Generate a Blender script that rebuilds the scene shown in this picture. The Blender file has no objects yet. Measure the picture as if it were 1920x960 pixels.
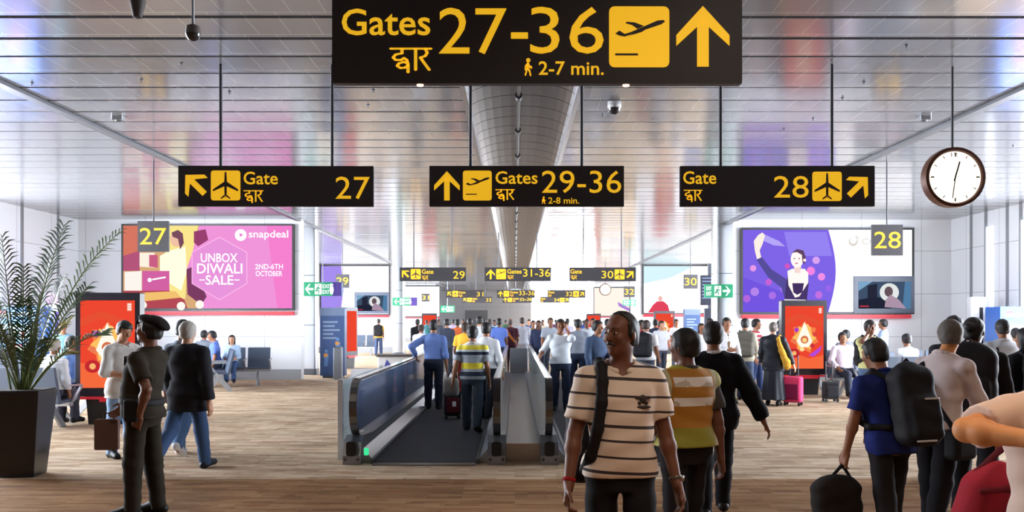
import bpy, math, random
import numpy as np
from mathutils import Vector, Matrix, noise as mnoise
random.seed(7)
PI = math.pi
SC = bpy.context.scene
COL = SC.collection
F_PX, CX, CY, HC = 1700.0, 965.0, 600.0, 1.6      # focal length in photo pixels, vanishing point, eye height

# ---------------------------------------------------------------- camera, world, exposure
cam_d = bpy.data.cameras.new('camera')
cam_d.sensor_width = 36.0
cam_d.lens = 36.0 * F_PX / 1920.0
cam_d.shift_x = -(CX - 960.0) / 1920.0
cam_d.shift_y = (CY - 480.0) / 1920.0
cam_d.clip_end = 400
cam = bpy.data.objects.new('camera', cam_d)
COL.objects.link(cam)
cam.location = (0, 0, HC)
cam.rotation_euler = (PI / 2, 0, 0)
SC.camera = cam
SC.view_settings.view_transform = 'Standard'
SC.view_settings.look = 'None'
SC.view_settings.exposure = 0.08
SC.view_settings.gamma = 1.0
SC.view_settings.use_curve_mapping = False
SC.cycles.use_denoising = True
SC.cycles.max_bounces = 8
SC.cycles.transparent_max_bounces = 16
SC.cycles.sample_clamp_indirect = 6.0
wd = bpy.data.worlds.new('sky')
SC.world = wd
wd.use_nodes = True
wd.node_tree.nodes['Background'].inputs[0].default_value = (0.85, 0.92, 1.0, 1)
wd.node_tree.nodes['Background'].inputs[1].default_value = 1.0
WIN_SIDE = 30.0       # daylight strength of the side windows of the first bay
WIN_BAY = 19.0        # of the bays further along
WIN_END = 26.0        # of the end window
LAMP_W = 120.0        # warm downlights over the foreground

# ---------------------------------------------------------------- helpers
def lin(c):
    out = []
    for v in c[:3]:
        v = v / 255.0
        out.append(v / 12.92 if v <= 0.04045 else ((v + 0.055) / 1.055) ** 2.4)
    return (out[0], out[1], out[2], 1.0)

_M = {}
def mat(name, c, rough=0.6, metal=0.0, emit=0.0, spec=0.5, bump=0.0, bscale=60.0, alpha=None):
    if name in _M: return _M[name]
    m = bpy.data.materials.new(name); m.use_nodes = True
    nt = m.node_tree; b = nt.nodes['Principled BSDF']
    b.inputs['Base Color'].default_value = lin(c)
    b.inputs['Roughness'].default_value = rough
    b.inputs['Metallic'].default_value = metal
    b.inputs['Specular IOR Level'].default_value = spec
    if emit:
        b.inputs['Emission Color'].default_value = lin(c)
        b.inputs['Emission Strength'].default_value = emit
    if bump:
        tc = nt.nodes.new('ShaderNodeTexCoord'); no = nt.nodes.new('ShaderNodeTexNoise'); bp = nt.nodes.new('ShaderNodeBump')
        no.inputs['Scale'].default_value = bscale
        bp.inputs['Strength'].default_value = bump
        nt.links.new(tc.outputs['Object'], no.inputs['Vector']); nt.links.new(no.outputs['Fac'], bp.inputs['Height'])
        nt.links.new(bp.outputs['Normal'], b.inputs['Normal'])
    _M[name] = m
    return m

_cm = {}
def cloth(c, rough=0.85):
    k = tuple(c)
    if k not in _cm:
        _cm[k] = mat('cloth_%d_%d_%d' % k, c, rough, spec=0.2, bump=0.15, bscale=90)
    return _cm[k]

def emis(name, c, s):
    if name in _M: return _M[name]
    m = bpy.data.materials.new(name); m.use_nodes = True
    nt = m.node_tree; nt.nodes.clear()
    e = nt.nodes.new('ShaderNodeEmission'); o = nt.nodes.new('ShaderNodeOutputMaterial')
    e.inputs[0].default_value = lin(c); e.inputs[1].default_value = s
    nt.links.new(e.outputs[0], o.inputs[0])
    _M[name] = m
    return m

def banded(name, stops, axis=2, base=None, rough=0.85, slope=0.0, lo=0.0, hi=2.0, xslope=0.0):
    """cloth with woven bands: constant colour ramp along one object axis; stops = [(height, colour)]"""
    m = bpy.data.materials.new(name); m.use_nodes = True
    nt = m.node_tree; b = nt.nodes['Principled BSDF']
    b.inputs['Roughness'].default_value = rough; b.inputs['Specular IOR Level'].default_value = 0.2
    tc = nt.nodes.new('ShaderNodeTexCoord'); sp = nt.nodes.new('ShaderNodeSeparateXYZ')
    nt.links.new(tc.outputs['Object'], sp.inputs[0])
    src = sp.outputs[axis]
    if xslope:
        ma = nt.nodes.new('ShaderNodeMath'); ma.operation = 'MULTIPLY_ADD'
        ma.inputs[1].default_value = xslope
        nt.links.new(sp.outputs[0], ma.inputs[0]); nt.links.new(src, ma.inputs[2]); src = ma.outputs[0]
    mr = nt.nodes.new('ShaderNodeMapRange')
    mr.inputs['From Min'].default_value = lo; mr.inputs['From Max'].default_value = hi
    nt.links.new(src, mr.inputs['Value'])
    cr = nt.nodes.new('ShaderNodeValToRGB'); cr.color_ramp.interpolation = 'CONSTANT'
    el = cr.color_ramp.elements
    st = sorted(stops, key=lambda q: q[0])
    el[0].position = 0; el[0].color = lin(base if base else st[0][1])
    el.remove(el[1])
    for h, c in st:
        e = el.new(min(max((h - lo) / (hi - lo), 0.0), 1.0)); e.color = lin(c)
    nt.links.new(mr.outputs[0], cr.inputs[0]); nt.links.new(cr.outputs[0], b.inputs['Base Color'])
    return m

def ob(name, mesh, m=None, parent=None, loc=None, rz=0.0):
    o = bpy.data.objects.new(name, mesh); COL.objects.link(o)
    if m is not None and mesh is not None:
        if not mesh.materials: mesh.materials.append(m)
    if parent is not None: o.parent = parent
    if loc is not None: o.location = loc
    if rz: o.rotation_euler = (0, 0, rz)
    return o

def thing(name, label, cat, loc=(0, 0, 0), rz=0.0, group=None):
    o = bpy.data.objects.new(name, None); COL.objects.link(o)
    o.empty_display_size = 0.1
    o.location = loc; o.rotation_euler = (0, 0, rz)
    o['label'] = label; o['category'] = cat
    if group: o['group'] = group
    return o

def tag(o, label, cat, group=None):
    o['label'] = label; o['category'] = cat
    if group: o['group'] = group
    return o

def dup(root, loc, rz, label, group=None):
    r = root.copy(); COL.objects.link(r); r.location = loc; r.rotation_euler = (0, 0, rz)
    r['label'] = label
    if group: r['group'] = group
    for ch in list(root.children):
        c = ch.copy(); COL.objects.link(c); c.parent = r
        for g in ch.children:
            d = g.copy(); COL.objects.link(d); d.parent = c
    return r

class MB:
    """collects boxes, tubes, lathes, prisms; build() links ONE mesh object"""
    def __init__(s): s.v = []; s.f = []
    def add(s, vs, fs):
        n = len(s.v); s.v += [tuple(p) for p in vs]; s.f += [tuple(i + n for i in q) for q in fs]; return s
    def box(s, x0, x1, y0, y1, z0, z1):
        v = [(x, y, z) for z in (z0, z1) for y in (y0, y1) for x in (x0, x1)]
        return s.add(v, [(0, 2, 3, 1), (4, 5, 7, 6), (0, 1, 5, 4), (2, 6, 7, 3), (0, 4, 6, 2), (1, 3, 7, 5)])
    def frustum(s, b, t):
        """b, t = (x0,x1,y0,y1,z)"""
        v = [(x, y, b[4]) for y in b[2:4] for x in b[0:2]] + [(x, y, t[4]) for y in t[2:4] for x in t[0:2]]
        return s.add(v, [(0, 2, 3, 1), (4, 5, 7, 6), (0, 1, 5, 4), (2, 6, 7, 3), (0, 4, 6, 2), (1, 3, 7, 5)])
    def prism(s, pts, axis, a, b):
        """polygon pts in the two other axes, extruded along axis from a to b"""
        n = len(pts)
        def mk(p, t):
            return (t, p[0], p[1]) if axis == 0 else ((p[0], t, p[1]) if axis == 1 else (p[0], p[1], t))
        v = [mk(p, a) for p in pts] + [mk(p, b) for p in pts]
        f = [tuple(range(n))[::-1], tuple(range(n, 2 * n))] + [(i, (i + 1) % n, n + (i + 1) % n, n + i) for i in range(n)]
        return s.add(v, f)
    def rbox(s, x0, x1, y0, y1, z0, z1, r=0.02, n=4, axis=1):
        """box with its four edges along axis rounded"""
        lim = {0: (y0, y1, z0, z1), 1: (x0, x1, z0, z1), 2: (x0, x1, y0, y1)}[axis]
        pts = []
        for cx, cy, a0 in ((lim[1] - r, lim[3] - r, 0), (lim[0] + r, lim[3] - r, 90), (lim[0] + r, lim[2] + r, 180), (lim[1] - r, lim[2] + r, 270)):
            for i in range(n + 1):
                a = math.radians(a0 + 90.0 * i / n); pts.append((cx + r * math.cos(a), cy + r * math.sin(a)))
        ab = {0: (x0, x1), 1: (y0, y1), 2: (z0, z1)}[axis]
        return s.prism(pts, axis, ab[0], ab[1])
    def tube(s, pts, r, n=8, closed=False):
        pts = [Vector(p) for p in pts]; m = len(pts)
        rr = r if isinstance(r, (list, tuple)) else [r] * m
        base = len(s.v); up = None
        for i, p in enumerate(pts):
            d = (pts[min(i + 1, m - 1)] - pts[max(i - 1, 0)])
            if d.length < 1e-9: d = Vector((0, 0, 1))
            d.normalize()
            if up is None or abs(up.dot(d)) > 0.95:
                up = Vector((0, 0, 1)) if abs(d.z) < 0.9 else Vector((1, 0, 0))
            a = d.cross(up).normalized(); b = a.cross(d).normalized(); up = b
            for k in range(n):
                t = 2 * PI * k / n
                q = p + (a * math.cos(t) + b * math.sin(t)) * rr[i]; s.v.append(tuple(q))
        for i in range(m - 1):
            for k in range(n):
                k2 = (k + 1) % n
                s.f.append((base + i * n + k, base + i * n + k2, base + (i + 1) * n + k2, base + (i + 1) * n + k))
        s.f.append(tuple(base + k for k in range(n))[::-1]); s.f.append(tuple(base + (m - 1) * n + k for k in range(n)))
        return s
    def lathe(s, prof, cx=0, cy=0, n=24, axis=2, cz=0):
        base = len(s.v)
        for r, h in prof:
            for k in range(n):
                t = 2 * PI * k / n; a, b = r * math.cos(t), r * math.sin(t)
                s.v.append((cx + a, cy + b, cz + h) if axis == 2 else (cx + a, cy + h, cz + b))
        for i in range(len(prof) - 1):
            for k in range(n):
                k2 = (k + 1) % n
                s.f.append((base + i * n + k, base + i * n + k2, base + (i + 1) * n + k2, base + (i + 1) * n + k))
        s.f.append(tuple(base + k for k in range(n))[::-1]); s.f.append(tuple(base + (len(prof) - 1) * n + k for k in range(n)))
        return s
    def build(s, name, m, parent=None, smooth=False, bevel=0.0, loc=None, rz=0.0):
        me = bpy.data.meshes.new(name); me.from_pydata(s.v, [], s.f); me.update()
        import bmesh
        bm = bmesh.new(); bm.from_mesh(me); bmesh.ops.recalc_face_normals(bm, faces=bm.faces)
        if bevel: bmesh.ops.bevel(bm, geom=list(bm.edges), offset=bevel, segments=2, affect='EDGES', profile=0.5)
        bm.to_mesh(me); bm.free()
        if smooth:
            me.polygons.foreach_set('use_smooth', [True] * len(me.polygons))
            me.set_sharp_from_angle(angle=math.radians(40))
        return ob(name, me, m, parent, loc, rz)

def struct(o):
    o['kind'] = 'structure'; return o

def PX(px, y): return (px - CX) * y / F_PX             # photo column at depth y -> metres
def PZ(py, y): return HC + (CY - py) * y / F_PX

# ---- flat lettering and symbols (meshes in the XZ plane, facing -Y)
def text_mesh(body, offset=0.0, extrude=0.002):
    cu = bpy.data.curves.new('lettering', 'FONT'); cu.body = body; cu.offset = offset; cu.extrude = 0.0
    cu.resolution_u = 3
    to = bpy.data.objects.new('lettering', cu); COL.objects.link(to)
    dg = bpy.context.evaluated_depsgraph_get()
    me = bpy.data.meshes.new_from_object(to.evaluated_get(dg))
    COL.objects.unlink(to); bpy.data.objects.remove(to); bpy.data.curves.remove(cu)
    return me

def lettering(body, x0, x1, zb, zt, y, m, parent, bold=0.0, name='lettering'):
    """text fitted to the box x0..x1, zb..zt at depth y (local to parent)"""
    me = text_mesh(body, bold)
    co = np.empty(len(me.vertices) * 3, np.float32); me.vertices.foreach_get('co', co); co = co.reshape(-1, 3)
    mn, mx = co.min(0), co.max(0)
    out = np.empty_like(co)
    out[:, 0] = x0 + (co[:, 0] - mn[0]) / max(mx[0] - mn[0], 1e-6) * (x1 - x0)
    out[:, 2] = zb + (co[:, 1] - mn[1]) / max(mx[1] - mn[1], 1e-6) * (zt - zb)
    out[:, 1] = y
    me.vertices.foreach_set('co', out.reshape(-1)); me.update(); me.name = name
    return ob(name, me, m, parent)

def flat(polys, y, m, parent, name, thick=0.0):
    """list of polygons [(x,z),...] in one plane facing -Y"""
    b = MB()
    for p in polys:
        if thick: b.prism(p, 1, y - thick, y)
        else: b.add([(q[0], y, q[1]) for q in p], [tuple(range(len(p)))])
    me = bpy.data.meshes.new(name); me.from_pydata(b.v, [], b.f); me.update()
    return ob(name, me, m, parent)

def disc(cx, cz, r, n=20, rz=None):
    rz = r if rz is None else rz
    return [(cx + r * math.cos(2 * PI * i / n), cz + rz * math.sin(2 * PI * i / n)) for i in range(n)]

def strokes(lines, w):
    out = []
    for ln in lines:
        for (a, b) in zip(ln[:-1], ln[1:]):
            dx, dz = b[0] - a[0], b[1] - a[1]; L = math.hypot(dx, dz) or 1e-6
            nx, nz = -dz / L * w / 2, dx / L * w / 2
            out.append([(a[0] + nx, a[1] + nz), (b[0] + nx, b[1] + nz), (b[0] - nx, b[1] - nz), (a[0] - nx, a[1] - nz)])
        for p in ln: out.append(disc(p[0], p[1], w / 2, 8))
    return out

def fit(polys, x0, x1, z0, z1, ang=0.0):
    """unit-square polygons rotated about their middle by ang degrees and set into a box"""
    c, s = math.cos(math.radians(ang)), math.sin(math.radians(ang))
    r = []
    for p in polys:
        q = []
        for (u, v) in p:
            a, b = u - 0.5, v - 0.5
            a, b = a * c - b * s, a * s + b * c
            q.append((x0 + (a + 0.5) * (x1 - x0), z0 + (b + 0.5) * (z1 - z0)))
        r.append(q)
    return r

ARROW = [[(0.39, 0.0), (0.61, 0.0), (0.61, 0.66), (0.5, 0.78), (0.39, 0.66)],
         [(0.5, 1.0), (0.5, 0.76), (0.39, 0.655), (0.0, 0.34), (0.0, 0.52)],
         [(0.5, 1.0), (1.0, 0.52), (1.0, 0.34), (0.61, 0.655), (0.5, 0.76)]]
PLANE_TOP = [[(0.47, 0.95), (0.53, 0.95), (0.545, 0.65), (0.54, 0.22), (0.5, 0.08), (0.46, 0.22), (0.455, 0.65)],
             [(0.46, 0.63), (0.46, 0.47), (0.07, 0.30), (0.07, 0.37)],
             [(0.54, 0.63), (0.93, 0.37), (0.93, 0.30), (0.54, 0.47)],
             [(0.47, 0.20), (0.47, 0.12), (0.34, 0.04), (0.34, 0.09)],
             [(0.53, 0.20), (0.66, 0.09), (0.66, 0.04), (0.53, 0.12)]]
PLANE_UP = [[(0.10, 0.55), (0.17, 0.60), (0.26, 0.545), (0.36, 0.575), (0.80, 0.765), (0.90, 0.775), (0.93, 0.75), (0.87, 0.705), (0.26, 0.50), (0.17, 0.515)],
            [(0.47, 0.625), (0.58, 0.675), (0.42, 0.735), (0.29, 0.745), (0.27, 0.72), (0.38, 0.69)],
            [(0.52, 0.60), (0.66, 0.66), (0.55, 0.58), (0.30, 0.50)],
            [(0.10, 0.19), (0.48, 0.19), (0.48, 0.225), (0.10, 0.225)]]
GATE_HINDI = [[(0.0, 0.96), (1.0, 0.96)],
              [(0.28, 0.96), (0.28, 0.77), (0.12, 0.72), (0.06, 0.60), (0.12, 0.50), (0.26, 0.50), (0.33, 0.58), (0.40, 0.50), (0.43, 0.30), (0.43, 0.0)],
              [(0.43, 0.36), (0.32, 0.42), (0.20, 0.36), (0.16, 0.26), (0.24, 0.17), (0.36, 0.19), (0.43, 0.28)],
              [(0.62, 0.96), (0.62, 0.10)],
              [(0.86, 0.96), (0.91, 0.80), (0.86, 0.66), (0.74, 0.60), (0.78, 0.50), (0.96, 0.10)]]
WALKER = [[(0.45, 0.72), (0.42, 0.45), (0.22, 0.05)], [(0.44, 0.45), (0.62, 0.28), (0.72, 0.03)],
          [(0.46, 0.70), (0.24, 0.55), (0.22, 0.36)], [(0.50, 0.70), (0.62, 0.52), (0.82, 0.48)]]
# ---------------------------------------------------------------- solid modelling on a grid (bodies, clothes, bags)
def V(*a): return np.array(a, np.float64)
def unit(v):
    v = np.asarray(v, float); n = np.linalg.norm(v); return v / n if n > 1e-9 else v
def rotx(a):
    c, s = math.cos(a), math.sin(a); return np.array([[1, 0, 0], [0, c, -s], [0, s, c]])
def rotz(a):
    c, s = math.cos(a), math.sin(a); return np.array([[c, -s, 0], [s, c, 0], [0, 0, 1]])

class Field:
    def __init__(s, lo, hi, h):
        s.h = h; s.lo = np.asarray(lo, float) - 2.5 * h
        s.n = np.maximum(np.ceil((np.asarray(hi, float) + 2.5 * h - s.lo) / h).astype(int) + 1, 4)
        s.ax = [(s.lo[i] + h * np.arange(s.n[i])).astype(np.float32) for i in range(3)]
        s.S = np.full(tuple(s.n), 0.5, np.float32)
    def sl(s, lo, hi):
        r = []
        for i in range(3):
            a = int(np.clip(math.floor((lo[i] - s.lo[i]) / s.h), 0, s.n[i] - 1)); b = int(np.clip(math.ceil((hi[i] - s.lo[i]) / s.h) + 1, a + 1, s.n[i]))
            r.append(slice(a, b))
        return tuple(r)
    def co(s, sl):
        return s.ax[0][sl[0]][:, None, None], s.ax[1][sl[1]][None, :, None], s.ax[2][sl[2]][None, None, :]
    def add(s, prim, k=0.0):
        f, lo, hi = prim; m = k + 2 * s.h
        sl = s.sl(np.asarray(lo) - m, np.asarray(hi) + m)
        d = f(*s.co(sl)); a = s.S[sl]
        if k > 0:
            hh = np.maximum(k - np.abs(a - d), 0) / k
            s.S[sl] = np.minimum(a, d) - hh * hh * k * 0.25
        else: s.S[sl] = np.minimum(a, d)
        return s
    def sub(s, prim, k=0.0):
        f, lo, hi = prim; m = k + 2 * s.h
        sl = s.sl(np.asarray(lo) - m, np.asarray(hi) + m)
        d = -f(*s.co(sl)); a = s.S[sl]
        if k > 0:
            hh = np.maximum(k - np.abs(a - d), 0) / k
            s.S[sl] = np.maximum(a, d) + hh * hh * k * 0.25
        else: s.S[sl] = np.maximum(a, d)
        return s
    def clip(s, fn):
        sl = (slice(None),) * 3
        s.S = np.maximum(s.S, fn(*s.co(sl))).astype(np.float32); return s
    def offset(s, fn):
        sl = (slice(None),) * 3
        s.S = (s.S + fn(*s.co(sl))).astype(np.float32); return s
    def mesh(s, name):
        S = s.S
        S[0], S[-1] = 0.5, 0.5; S[:, 0], S[:, -1] = 0.5, 0.5; S[:, :, 0], S[:, :, -1] = 0.5, 0.5
        ins = S < 0
        nx, ny, nz = S.shape
        cnt = np.zeros((nx - 1, ny - 1, nz - 1), np.int8)
        for i in (0, 1):
            for j in (0, 1):
                for k in (0, 1): cnt += ins[i:nx - 1 + i, j:ny - 1 + j, k:nz - 1 + k]
        act = (cnt > 0) & (cnt < 8)
        ci = np.argwhere(act)
        me = bpy.data.meshes.new(name)
        if len(ci) == 0: return me
        idx = np.full(act.shape, -1, np.int64); idx[act] = np.arange(len(ci))
        acc = np.zeros((len(ci), 3)); num = np.zeros(len(ci))
        cor = [(i, j, k) for i in (0, 1) for j in (0, 1) for k in (0, 1)]
        val = {c: S[ci[:, 0] + c[0], ci[:, 1] + c[1], ci[:, 2] + c[2]].astype(np.float64) for c in cor}
        for c in cor:
            for a in range(3):
                if c[a] == 0:
                    e = list(c); e[a] = 1; e = tuple(e)
                    s0, s1 = val[c], val[e]; cr = (s0 < 0) != (s1 < 0)
                    t = np.where(cr, s0 / np.where(cr, s0 - s1, 1), 0)
                    p = np.repeat(np.array(c, float)[None], len(ci), 0); p[:, a] += t
                    acc[cr] += p[cr]; num[cr] += 1
        pos = (ci + acc / num[:, None]) * s.h + s.lo
        quads = []
        for a in range(3):
            b, c = (a + 1) % 3, (a + 2) % 3
            lo = [slice(None)] * 3; hi = [slice(None)] * 3
            lo[a] = slice(0, -1); hi[a] = slice(1, None)
            d = ins[tuple(lo)] != ins[tuple(hi)]
            e = np.argwhere(d)
            e = e[(e[:, b] > 0) & (e[:, c] > 0) & (e[:, b] < S.shape[b] - 1) & (e[:, c] < S.shape[c] - 1)]
            if len(e) == 0: continue
            fl = ins[e[:, 0], e[:, 1], e[:, 2]]
            def g(db, dc):
                q = e.copy(); q[:, b] -= db; q[:, c] -= dc
                return idx[q[:, 0], q[:, 1], q[:, 2]]
            q = np.stack([g(1, 1), g(0, 1), g(0, 0), g(1, 0)], 1)
            q[~fl] = q[~fl][:, ::-1]
            quads.append(q)
        q = np.concatenate(quads)
        q = q[(q >= 0).all(1)]
        me.vertices.add(len(pos)); me.vertices.foreach_set('co', pos.astype(np.float32).ravel())
        me.loops.add(len(q) * 4); me.loops.foreach_set('vertex_index', q.astype(np.int32).ravel())
        me.polygons.add(len(q)); me.polygons.foreach_set('loop_start', np.arange(0, len(q) * 4, 4, dtype=np.int32))
        me.polygons.foreach_set('use_smooth', np.ones(len(q), bool))
        me.update(calc_edges=True)
        return me

def cap(a, b, ra, rb=None, flat=None, flat0=False, sq=None):
    """round cone; flat=True cuts it square at b; sq=(axis vector, factor) flattens it along an axis"""
    a = np.asarray(a, float); b = np.asarray(b, float); rb = ra if rb is None else rb
    ab = b - a; L2 = max(float(ab @ ab), 1e-9); L = math.sqrt(L2); u = ab / L
    R = max(ra, rb)
    def f(x, y, z):
        px, py, pz = x - a[0], y - a[1], z - a[2]
        t = np.clip((px * ab[0] + py * ab[1] + pz * ab[2]) / L2, 0, 1)
        qx, qy, qz = px - t * ab[0], py - t * ab[1], pz - t * ab[2]
        if sq is not None:
            n, fac = sq; w = qx * n[0] + qy * n[1] + qz * n[2]
            qx, qy, qz = qx + (fac - 1) * w * n[0], qy + (fac - 1) * w * n[1], qz + (fac - 1) * w * n[2]
        d = np.sqrt(qx * qx + qy * qy + qz * qz) - (ra + t * (rb - ra))
        if flat: d = np.maximum(d, px * u[0] + py * u[1] + pz * u[2] - L)
        if flat0: d = np.maximum(d, -(px * u[0] + py * u[1] + pz * u[2]))
        return d
    return f, np.minimum(a, b) - R, np.maximum(a, b) + R

def ell(c, r, R=None):
    c = np.asarray(c, float); r = np.asarray(r, float); m = r.max()
    def f(x, y, z):
        px, py, pz = x - c[0], y - c[1], z - c[2]
        if R is not None:
            px, py, pz = (R[0][0] * px + R[1][0] * py + R[2][0] * pz, R[0][1] * px + R[1][1] * py + R[2][1] * pz, R[0][2] * px + R[1][2] * py + R[2][2] * pz)
        k0 = np.sqrt((px / r[0]) ** 2 + (py / r[1]) ** 2 + (pz / r[2]) ** 2)
        k1 = np.sqrt((px / r[0] ** 2) ** 2 + (py / r[1] ** 2) ** 2 + (pz / r[2] ** 2) ** 2) + 1e-6
        return k0 * (k0 - 1) / k1
    return f, c - m, c + m

def rb3(c, half, r, R=None):
    c = np.asarray(c, float); hf = np.asarray(half, float) - r; m = np.linalg.norm(half)
    def f(x, y, z):
        px, py, pz = x - c[0], y - c[1], z - c[2]
        if R is not None:
            px, py, pz = (R[0][0] * px + R[1][0] * py + R[2][0] * pz, R[0][1] * px + R[1][1] * py + R[2][1] * pz, R[0][2] * px + R[1][2] * py + R[2][2] * pz)
        qx, qy, qz = np.abs(px) - hf[0], np.abs(py) - hf[1], np.abs(pz) - hf[2]
        return np.sqrt(np.maximum(qx, 0) ** 2 + np.maximum(qy, 0) ** 2 + np.maximum(qz, 0) ** 2) + np.minimum(np.maximum(np.maximum(qx, qy), qz), 0) - r
    return f, c - m, c + m

def prof(O, R, sec, p=2.3, grow=0.0):
    """stack of rounded cross-sections (height, half width, half depth, y offset) in the frame O, R"""
    O = np.asarray(O, float); sec = sorted(sec)
    hs = np.array([q[0] for q in sec]); ws = np.array([q[1] for q in sec]) + grow; ds = np.array([q[2] for q in sec]) + grow; ys = np.array([q[3] for q in sec])
    W = ws.max() + abs(ys).max(); D = ds.max() + abs(ys).max(); m = max(W, D)
    pts = np.array([O + R @ np.array([x, y, h]) for x in (-W, W) for y in (-D, D) for h in (hs[0], hs[-1])])
    def f(x, y, z):
        px, py, pz = x - O[0], y - O[1], z - O[2]
        qx = R[0][0] * px + R[1][0] * py + R[2][0] * pz
        qy = R[0][1] * px + R[1][1] * py + R[2][1] * pz
        qz = R[0][2] * px + R[1][2] * py + R[2][2] * pz
        w = np.interp(qz, hs, ws); d = np.interp(qz, hs, ds); o = np.interp(qz, hs, ys)
        k = ((np.abs(qx) / w) ** p + (np.abs(qy - o) / d) ** p) ** (1.0 / p)
        v = (k - 1) * np.minimum(w, d)
        return np.maximum(v, np.maximum(qz - hs[-1], hs[0] - qz)).astype(np.float32)
    return f, pts.min(0), pts.max(0)

def solid(name, prims, h, m, parent=None, k=0.0, subs=(), clips=(), disp=None, loc=None, rz=0.0):
    """prims: list of prim or (prim, k)"""
    ps = [(q if isinstance(q[0], tuple) else (q, k)) for q in prims]
    lo = np.min([q[0][1] for q in ps], 0); hi = np.max([q[0][2] for q in ps], 0)
    F = Field(lo - 0.01, hi + 0.01, h)
    for q, kk in ps: F.add(q, kk)
    if disp: F.offset(disp)
    for q in subs: F.sub(*(q if isinstance(q[0], tuple) else (q, 0.004)))
    for c in clips: F.clip(c)
    return ob(name, F.mesh(name), m, parent, loc, rz)

# ---------------------------------------------------------------- people
SKIN = {'mid': mat('skin_mid', (150, 102, 76), 0.55, spec=0.3), 'dark': mat('skin_dark', (112, 72, 54), 0.5, spec=0.35),
        'fair': mat('skin_fair', (190, 140, 112), 0.55, spec=0.3), 'warm': mat('skin_warm', (205, 140, 88), 0.5, spec=0.3)}
HAIR = {'black': mat('hair_black', (26, 23, 24), 0.55, bump=0.5, bscale=140), 'grey': mat('hair_grey', (165, 160, 152), 0.7, bump=0.5, bscale=140),
        'salt': mat('hair_salt_and_pepper', (92, 84, 78), 0.7, bump=0.5, bscale=140), 'brown': mat('hair_brown', (52, 38, 32), 0.6, bump=0.5, bscale=140)}
EYE = mat('eye_white', (176, 164, 154), 0.5); IRIS = mat('iris_dark', (25, 16, 12), 0.3)

SEC = [(-0.075, .070, .058, .004), (-0.035, .095, .066, .008), (0.0, .101, .070, .008), (0.05, .090, .064, .002), (0.095, .084, .060, -.002),
       (0.15, .091, .064, -.004), (0.21, .101, .068, -.002), (0.25, .098, .062, .004), (0.275, .084, .054, .008), (0.30, .058, .042, .010), (0.325, .030, .030, .010)]

def wrinkle(amp, seed=0.0, fz=26.0):
    def f(x, y, z):
        return amp * (np.sin(fz * z + 9 * x + seed) * np.sin(14 * x - 11 * y + 1.7 * seed) + 0.6 * np.sin(2.1 * fz * z - 17 * x + 13 * y + seed))
    return f

def ik(s, w, l1, l2, hint):
    d = w - s; L = min(np.linalg.norm(d), (l1 + l2) * 0.995); u = unit(d)
    w = s + u * L
    a = (l1 * l1 - l2 * l2 + L * L) / (2 * L); hgt = math.sqrt(max(l1 * l1 - a * a, 0))
    hn = np.asarray(hint, float); hn = unit(hn - (hn @ u) * u)
    return s + u * a + hn * hgt, w

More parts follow.
